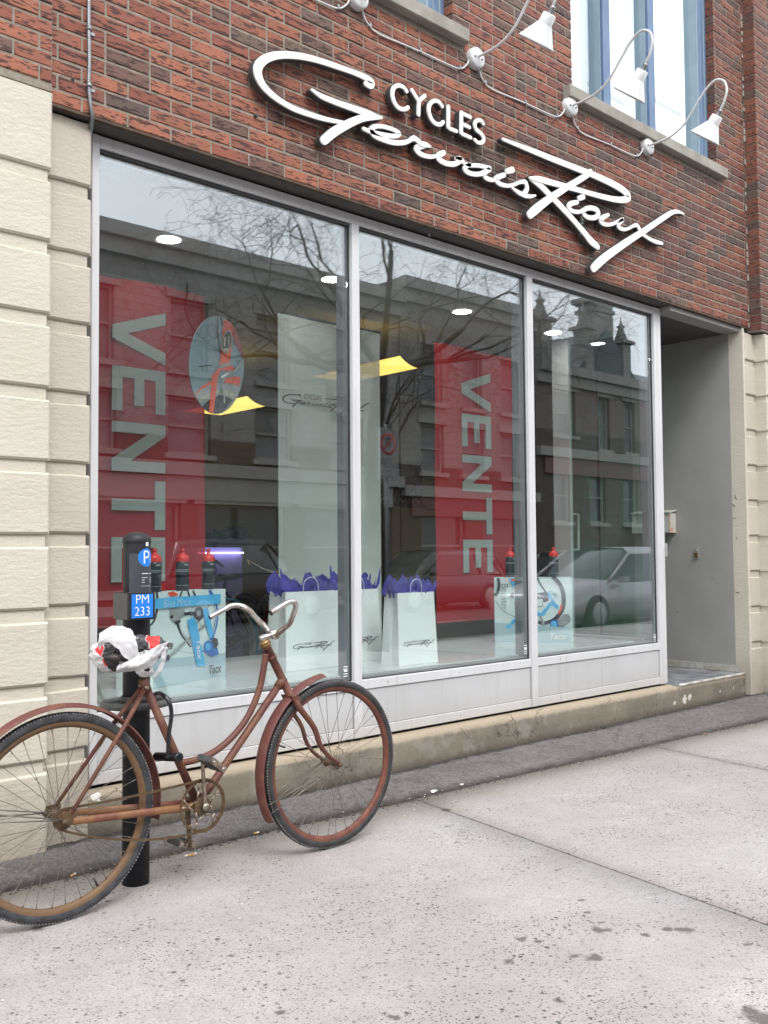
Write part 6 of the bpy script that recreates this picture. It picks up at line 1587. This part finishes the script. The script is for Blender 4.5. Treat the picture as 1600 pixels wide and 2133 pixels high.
def far_building(name, lab, x0, x1, zt, mat, wins, band=3.2, roof=None, shop=None):
    t = thing(name, lab, 'building', ((x0+x1)/2, YO, -.2))
    # wall cut round its openings
    xs_ = sorted({x0, x1}|{a for w in wins for a in (w[0], w[1])}); zs_ = sorted({-.2, zt, band+.9}|{a for w in wins for a in (w[2], w[3])})
    mb = MB(); lo_ = MB()
    for i in range(len(xs_)-1):
        for j in range(len(zs_)-1):
            cx = (xs_[i]+xs_[i+1])/2; cz = (zs_[j]+zs_[j+1])/2
            if not any(w[0] < cx < w[1] and w[2] < cz < w[3] for w in wins): (mb if cz > band+.9 else lo_).box(xs_[i], xs_[i+1], YO-.35, YO, zs_[j], zs_[j+1])
    mb.build('wall', mat, t, recalc=False); lo_.build('ground_floor_wall', MT['far_dark'], t, recalc=False)
    MB().box(x0, x1, YO-8, YO-.36, -.2, zt-.02).build('body', MT['print_d'], t)
    for w in wins:
        f = MB(); f.box(w[0], w[1], YO-.22, YO-.14, w[2], w[2]+.07); f.box(w[0], w[1], YO-.22, YO-.14, w[3]-.07, w[3]); f.box(w[0], w[0]+.07, YO-.22, YO-.14, w[2]+.07, w[3]-.07); f.box(w[1]-.07, w[1], YO-.22, YO-.14, w[2]+.07, w[3]-.07); f.box(w[0]+.07, w[1]-.07, YO-.2, YO-.15, (w[2]+w[3])/2-.03, (w[2]+w[3])/2+.03)
        ff = f.build('window', MT['far_trim'], t); MB().box(w[0]+.07, w[1]-.07, YO-.24, YO-.23, w[2]+.07, w[3]-.07).build('pane', MT['far_glass'] if w[2] > 3 else MT['carglass'], ff)
        MB().box(w[0]-.12, w[1]+.12, YO+.001, YO+.12, w[2]-.14, w[2]-.002).build('sill', MT['far_trim'], ff); MB().box(w[0]-.15, w[1]+.15, YO+.001, YO+.06, w[3]+.002, w[3]+.26).build('head', MT['far_trim'], ff)
    c = MB(); c.box(x0-.05, x1+.05, YO+.002, YO+.35, zt-.35, zt); c.box(x0-.03, x1+.03, YO+.002, YO+.18, zt-.75, zt-.36); c.build('cornice', MT['far_trim'], t)
    MB().box(x0, x1, YO+.002, YO+.22, band-.12, band+.22).build('belt_course', MT['far_trim'], t)
    if shop: MB().box(x0+.4, x1-.4, YO+.002, YO+.1, band-.75, band-.13).build('shop_fascia', shop, t)
    return t
def wrow(x0, x1, n, w, z0, z1): return [(x0+(x1-x0)*(i+.5)/n-w/2, x0+(x1-x0)*(i+.5)/n+w/2, z0, z1) for i in range(n)]
far_building('greystone_block', 'grey stone block across the street mirrored in the left pane', -8, 21.3, 9.35, MT['far_stone'], wrow(-7, 20.5, 10, 1.15, 5.9, 7.8)+wrow(-7, 20.5, 10, 1.3, 3.7, 5.2)+wrow(-7, 20.5, 8, 2.9, .1, 2.4), 3.25, shop=MT['far_trim'])
far_building('parapet_block', 'taller grey stone block mirrored in the middle pane', 21.35, 28.2, 9.9, MT['far_stone'], wrow(21.8, 27.8, 3, 1.0, 6.0, 7.9)+wrow(21.8, 27.8, 3, 1.1, 3.7, 5.3)+wrow(21.8, 27.8, 2, 2.1, .2, 2.4), 3.0, shop=MT['shopred'])
ft = far_building('gabled_house', 'house with dark roof and stone pinnacles mirrored in the right pane', 28.25, 43, 8.1, MT['far_brick'], [(29.3, 30.7, 5.5, 7.2), (32.2, 33.0, 5.1, 7.2), (34.0, 34.8, 5.1, 7.2)]+wrow(36, 42.5, 4, .9, 5.1, 7.2)+wrow(28.6, 42.5, 6, 1.1, 2.2, 4.2), 4.75, shop=MT['shopred'])
MB().prism([(28.25, YO+.2, 8.1), (28.25, YO-4, 9.75), (28.25, YO-8, 8.1)], (14.75, 0, 0)).build('roof', MT['slate'], ft)
MB().prism([(30.6, YO+.25, 8.1), (34.6, YO+.25, 8.1), (32.6, YO+.25, 9.9)], (0, -4, 0)).build('gable', MT['slate'], ft)
def pinnacle(x, z, h, w):
    mb = MB(); mb.box(x-w/2, x+w/2, YO-w/2, YO+w/2, 7.9, z); mb.box(x-w*.75, x+w*.75, YO-w*.75, YO+w*.75, z, z+.12); mb.lathe([(w*.42, .12), (w*.5, .2), (w*.2, h*.55), (w*.34, h*.62), (w*.12, h*.7), (.0, h)], (x, YO, z), n=8); mb.build('pinnacle', MT['far_stone'], ft)
for x, z, h, w in ((28.6, 9.6, 1.3, .6), (31.3, 9.7, 1.2, .55), (33.9, 9.5, 1.2, .55), (37.2, 8.9, 1.2, .6), (41, 8.7, 1.2, .6)): pinnacle(x, z, h, w)
mb = MB(); mb.box(32.1, 33.2, YO-.8, YO+.1, 9.2, 11.0); mb.box(31.9, 33.4, YO-1, YO+.2, 11.0, 11.2); mb.box(32.0, 33.3, YO-.9, YO+.15, 10.6, 10.75); mb.build('chimney', MT['far_stone'], ft)
far_building('distant_block', 'plain block far left across the street', -30, -8.1, 10.2, MT['far_brick'], wrow(-29, -9, 7, 1.1, 5.5, 7.4), 3.2)
far_building('distant_block', 'plain block far right across the street', 43.1, 70, 9.5, MT['far_stone'], wrow(44, 69, 8, 1.1, 5.5, 7.4), 3.2)
# ---- bare street trees
def bare_tree(x, y, lab, seed, h=7.2, r0=.11, forks=None):
    rt = random.Random(seed); t = thing('street_tree', lab, 'tree', (x, y, -.35), 'bare trees along the street'); tr = MB(); br = MB()
    def grow(mb, p, d, L_, r, lev):
        n = 4 if lev < 4 else 3; pts = [p]; cur = p; dd = d; sg = .15+.045*lev
        for i in range(n):
            dd = (dd+Vector((rt.gauss(0, sg), rt.gauss(0, sg), rt.gauss(.05 if lev < 3 else -.05, sg)))).normalized(); cur = cur+dd*(L_/n); pts.append(cur)
        e = max(r*.6, .0022)
        mb.tube(pts, [r+(e-r)*i/n for i in range(n+1)], 7 if lev < 2 else (4 if lev < 4 else 3), cap=False)
        if lev >= 7: return
        for k in range(3 if lev in (1, 2, 3, 5) else 2):
            f = rt.uniform(.35, 1) if k else 1; q = pts[min(n, max(1, round(f*n)))]
            a = Vector((rt.gauss(0, 1), rt.gauss(0, 1), rt.gauss(.05, .7))).normalized(); nd = (dd+a*(.5 if lev < 2 else .9)).normalized()
            grow(br, q, nd, L_*rt.uniform(.66, .84), max(e*rt.uniform(.55, .8), .002), lev+1)
    pts = [Vector((x, y, -.35)), Vector((x+.03, y, .8)), Vector((x-.05, y+.03, 2.2)), Vector((x+.12, y, 3.4))]
    tr.tube(catmull(pts, 5), [r0*1.25-r0*.35*i/15 for i in range(16)], 12)
    top = Vector((x+.12, y, 3.4))
    for i, (dx, dz) in enumerate(forks or ((-.75, .8), (.35, 1), (.9, .75), (-.3, 1))):
        grow(tr if i == 1 else br, top, Vector((dx, rt.uniform(-.35, .35), dz)).normalized(), h*.21, r0*.50, 1)
    tr.build('trunk', MT['bark'], t, recalc=False); br.build('branches', MT['bark'], t, recalc=False)
bare_tree(8.35, -5.0, 'bare tree whose dark trunk is mirrored beside the first mullion', 21, forks=((-1.3, .42), (.12, 1), (1.1, .55), (-1.0, .75), (-1.3, .18), (1.2, .2)))
bare_tree(17.5, -14.9, 'bare tree on the far pavement mirrored behind the nearer trunk', 5, 8.5)
# ---- no-parking sign
t = thing('parking_sign', 'white no-parking sign with a red ring on a post at the kerb', 'sign', (8.31, -4.75, -.2))
MB().cyl((8.31, -4.75, -.22), (8.31, -4.75, 2.65), .025, 12).build('post', MT['galv'], t)
pl_ = MB().box(8.13, 8.49, -4.72, -4.715, 1.95, 2.6).build('sign_plate', MT['p_grey'], t)
MB().lathe([(.108, 0), (.135, 0), (.135, .001), (.108, .001)], (8.31, -4.7135, 2.40), (0, 1, 0), 36).build('ring', MT['bag_r'], pl_)
font_mesh('P', .2, lambda u, v: Vector((8.31-u, -4.7125, 2.40+v)), MT['print_d'], 'letter_P', pl_)
MB().prism([(8.31+.095, -4.712, 2.49), (8.31+.08, -4.712, 2.505), (8.31-.095, -4.712, 2.31), (8.31-.08, -4.712, 2.295)], (0, .0005, 0)).build('slash', MT['bag_r'], pl_)
# ---- parked cars
def make_car(name, lab, cx, cy, paint, nose=-1, L_=4.4, Wd=1.78, H=1.46, suv=False):
    gz = -.352; t = thing(name, lab, 'car', (cx, cy, gz), 'cars parked along the kerbs')
    if suv: H = 1.72
    bh = H*.60
    prof_lo = [(-.5, .30, .62), (-.485, .22, .70*1), (-.30, .18, .88), (-.20, .18, .93), (.0, .18, .95), (.28, .18, .97), (.44, .20, .95), (.495, .28, .88), (.5, .34, .7)]
    mb = MB(); vs = []; m_ = 14
    for f, zb, zt in prof_lo:
        zt2_ = zt*bh/.92; x = cx+(-nose)*f*L_
        w = Wd/2*(1-.18*abs(2*f)**5)
        sec = [(-w*.9, zb), (-w, zb+.15), (-w, zb+(zt2_-zb)*.55), (-w*.97, zb+(zt2_-zb)*.85), (-w*.86, zt2_), (-w*.4, zt2_+.025), (0, zt2_+.03), (w*.4, zt2_+.025), (w*.86, zt2_), (w*.97, zb+(zt2_-zb)*.85), (w, zb+(zt2_-zb)*.55), (w, zb+.15), (w*.9, zb), (0, zb-.02)]
        vs += [(x, cy+a, gz+b_) for a, b_ in sec]
    n = len(prof_lo)
    mb.add(vs, [(i*m_+j, i*m_+(j+1) % m_, (i+1)*m_+(j+1) % m_, (i+1)*m_+j) for i in range(n-1) for j in range(m_)]+[tuple(range(m_)), tuple((n-1)*m_+j for j in range(m_))], 0, True)
    body = mb.build('body', paint, t)
    # greenhouse
    gh = [(-.22, .0), (-.06, 1.0), (.22, 1.02), (.40, .92), (.46 if suv else .47, .0)]
    mb = MB(); vs = []; zb = bh*1.0
    ring = [(-.93, 0), (-.80, .82), (-.68, 1), (0, 1.04), (.68, 1), (.80, .82), (.93, 0)]
    for f, k in gh:
        x = cx+(-nose)*f*L_; hh = (H-bh)*k
        vs += [(x, cy+a*Wd/2*(1 if k > .1 else .95), gz+zb+hh*b_-.02) for a, b_ in ring]
    mb.add(vs, [(i*7+j, i*7+j+1, (i+1)*7+j+1, (i+1)*7+j) for i in range(4) for j in range(6)], 0, True); mb.build('windows', MT['carglass'], t)
    mb = MB(); vs = []
    for f, k in gh[1:4]:
        x = cx+(-nose)*f*L_; hh = (H-bh)*k
        vs += [(x, cy+a*Wd/2, gz+zb+hh*b_-.010) for a, b_ in ring[1:6]]
    mb.add(vs, [(i*5+j, i*5+j+1, (i+1)*5+j+1, (i+1)*5+j) for i in range(2) for j in range(4)], 0, True)
    for s in (-1, 1):
        for (fa, ka), (fb, kb) in ((gh[0], gh[1]), (gh[2], (.24, 0)), (gh[3], gh[4])):
            p = [(cx-nose*fa*L_, cy+s*Wd/2*(.93-.11*ka), gz+zb+(H-bh)*ka*.86), (cx-nose*fb*L_, cy+s*Wd/2*(.93-.11*kb), gz+zb+(H-bh)*kb*.86)]; mb.tube(p, .03, 6)
    mb.build('roof', paint, t, recalc=False)
    for f in (-.30, .31):
        for s in (-1, 1):
            w = MB().lathe([(.0, -.1), (.20, -.1), (.31, -.09), (.325, -.05), (.325, .05), (.31, .09), (.20, .1), (.0, .1)], (cx-nose*f*L_, cy+s*(Wd/2-.09), gz+.325), (0, 1, 0), 24).build('wheel', MT['tyre_f'], t)
            MB().lathe([(.0, -.112), (.19, -.108), (.2, -.1), (.2, .1), (.19, .108), (.0, .112)], (cx-nose*f*L_, cy+s*(Wd/2-.09), gz+.325), (0, 1, 0), 20).build('rim', MT['p_grey'], w)
    for s in (-1, 1):
        MB().lathe([(.0, -.03), (.07, -.02), (.08, .03), (.0, .04)], (cx-nose*(-.482)*L_, cy+s*.62, gz+bh*.72), (1, 0, 0), 16).build('headlight', MT['carglass'], t)
        MB().obox((cx-nose*.488*L_, cy+s*.66, gz+bh*.78), Vector((.03, 0, 0)), Vector((0, .12, 0)), Vector((0, 0, .07))).build('tail_light', MT['cap'], t)
        MB().obox((cx-nose*(-.17)*L_, cy+s*(Wd/2+.07), gz+bh+.02), Vector((.07, 0, 0)), Vector((0, .08, 0)), Vector((0, 0, .05))).build('mirror', paint, t)
    return t
make_car('parked_car', 'silver car parked at the near kerb, mirrored in the right pane', 15.6, -6.5, MT['silver'], nose=-1, L_=5.0)
make_car('parked_car', 'grey car parked across the street, mirrored in the middle pane', 17.3, -12.9, MT['redcar'], nose=-1)
make_car('parked_car', 'dark tall car parked across the street, mirrored in the left pane', 11.6, -12.9, MT['darkcar'], nose=1, suv=True)
make_car('parked_car', 'black car parked behind the silver one at the near kerb', 21.2, -6.6, MT['darkcar'], nose=-1)
make_car('parked_car', 'white-grey car further along the far kerb', 24.5, -12.9, MT['silver'], nose=1)
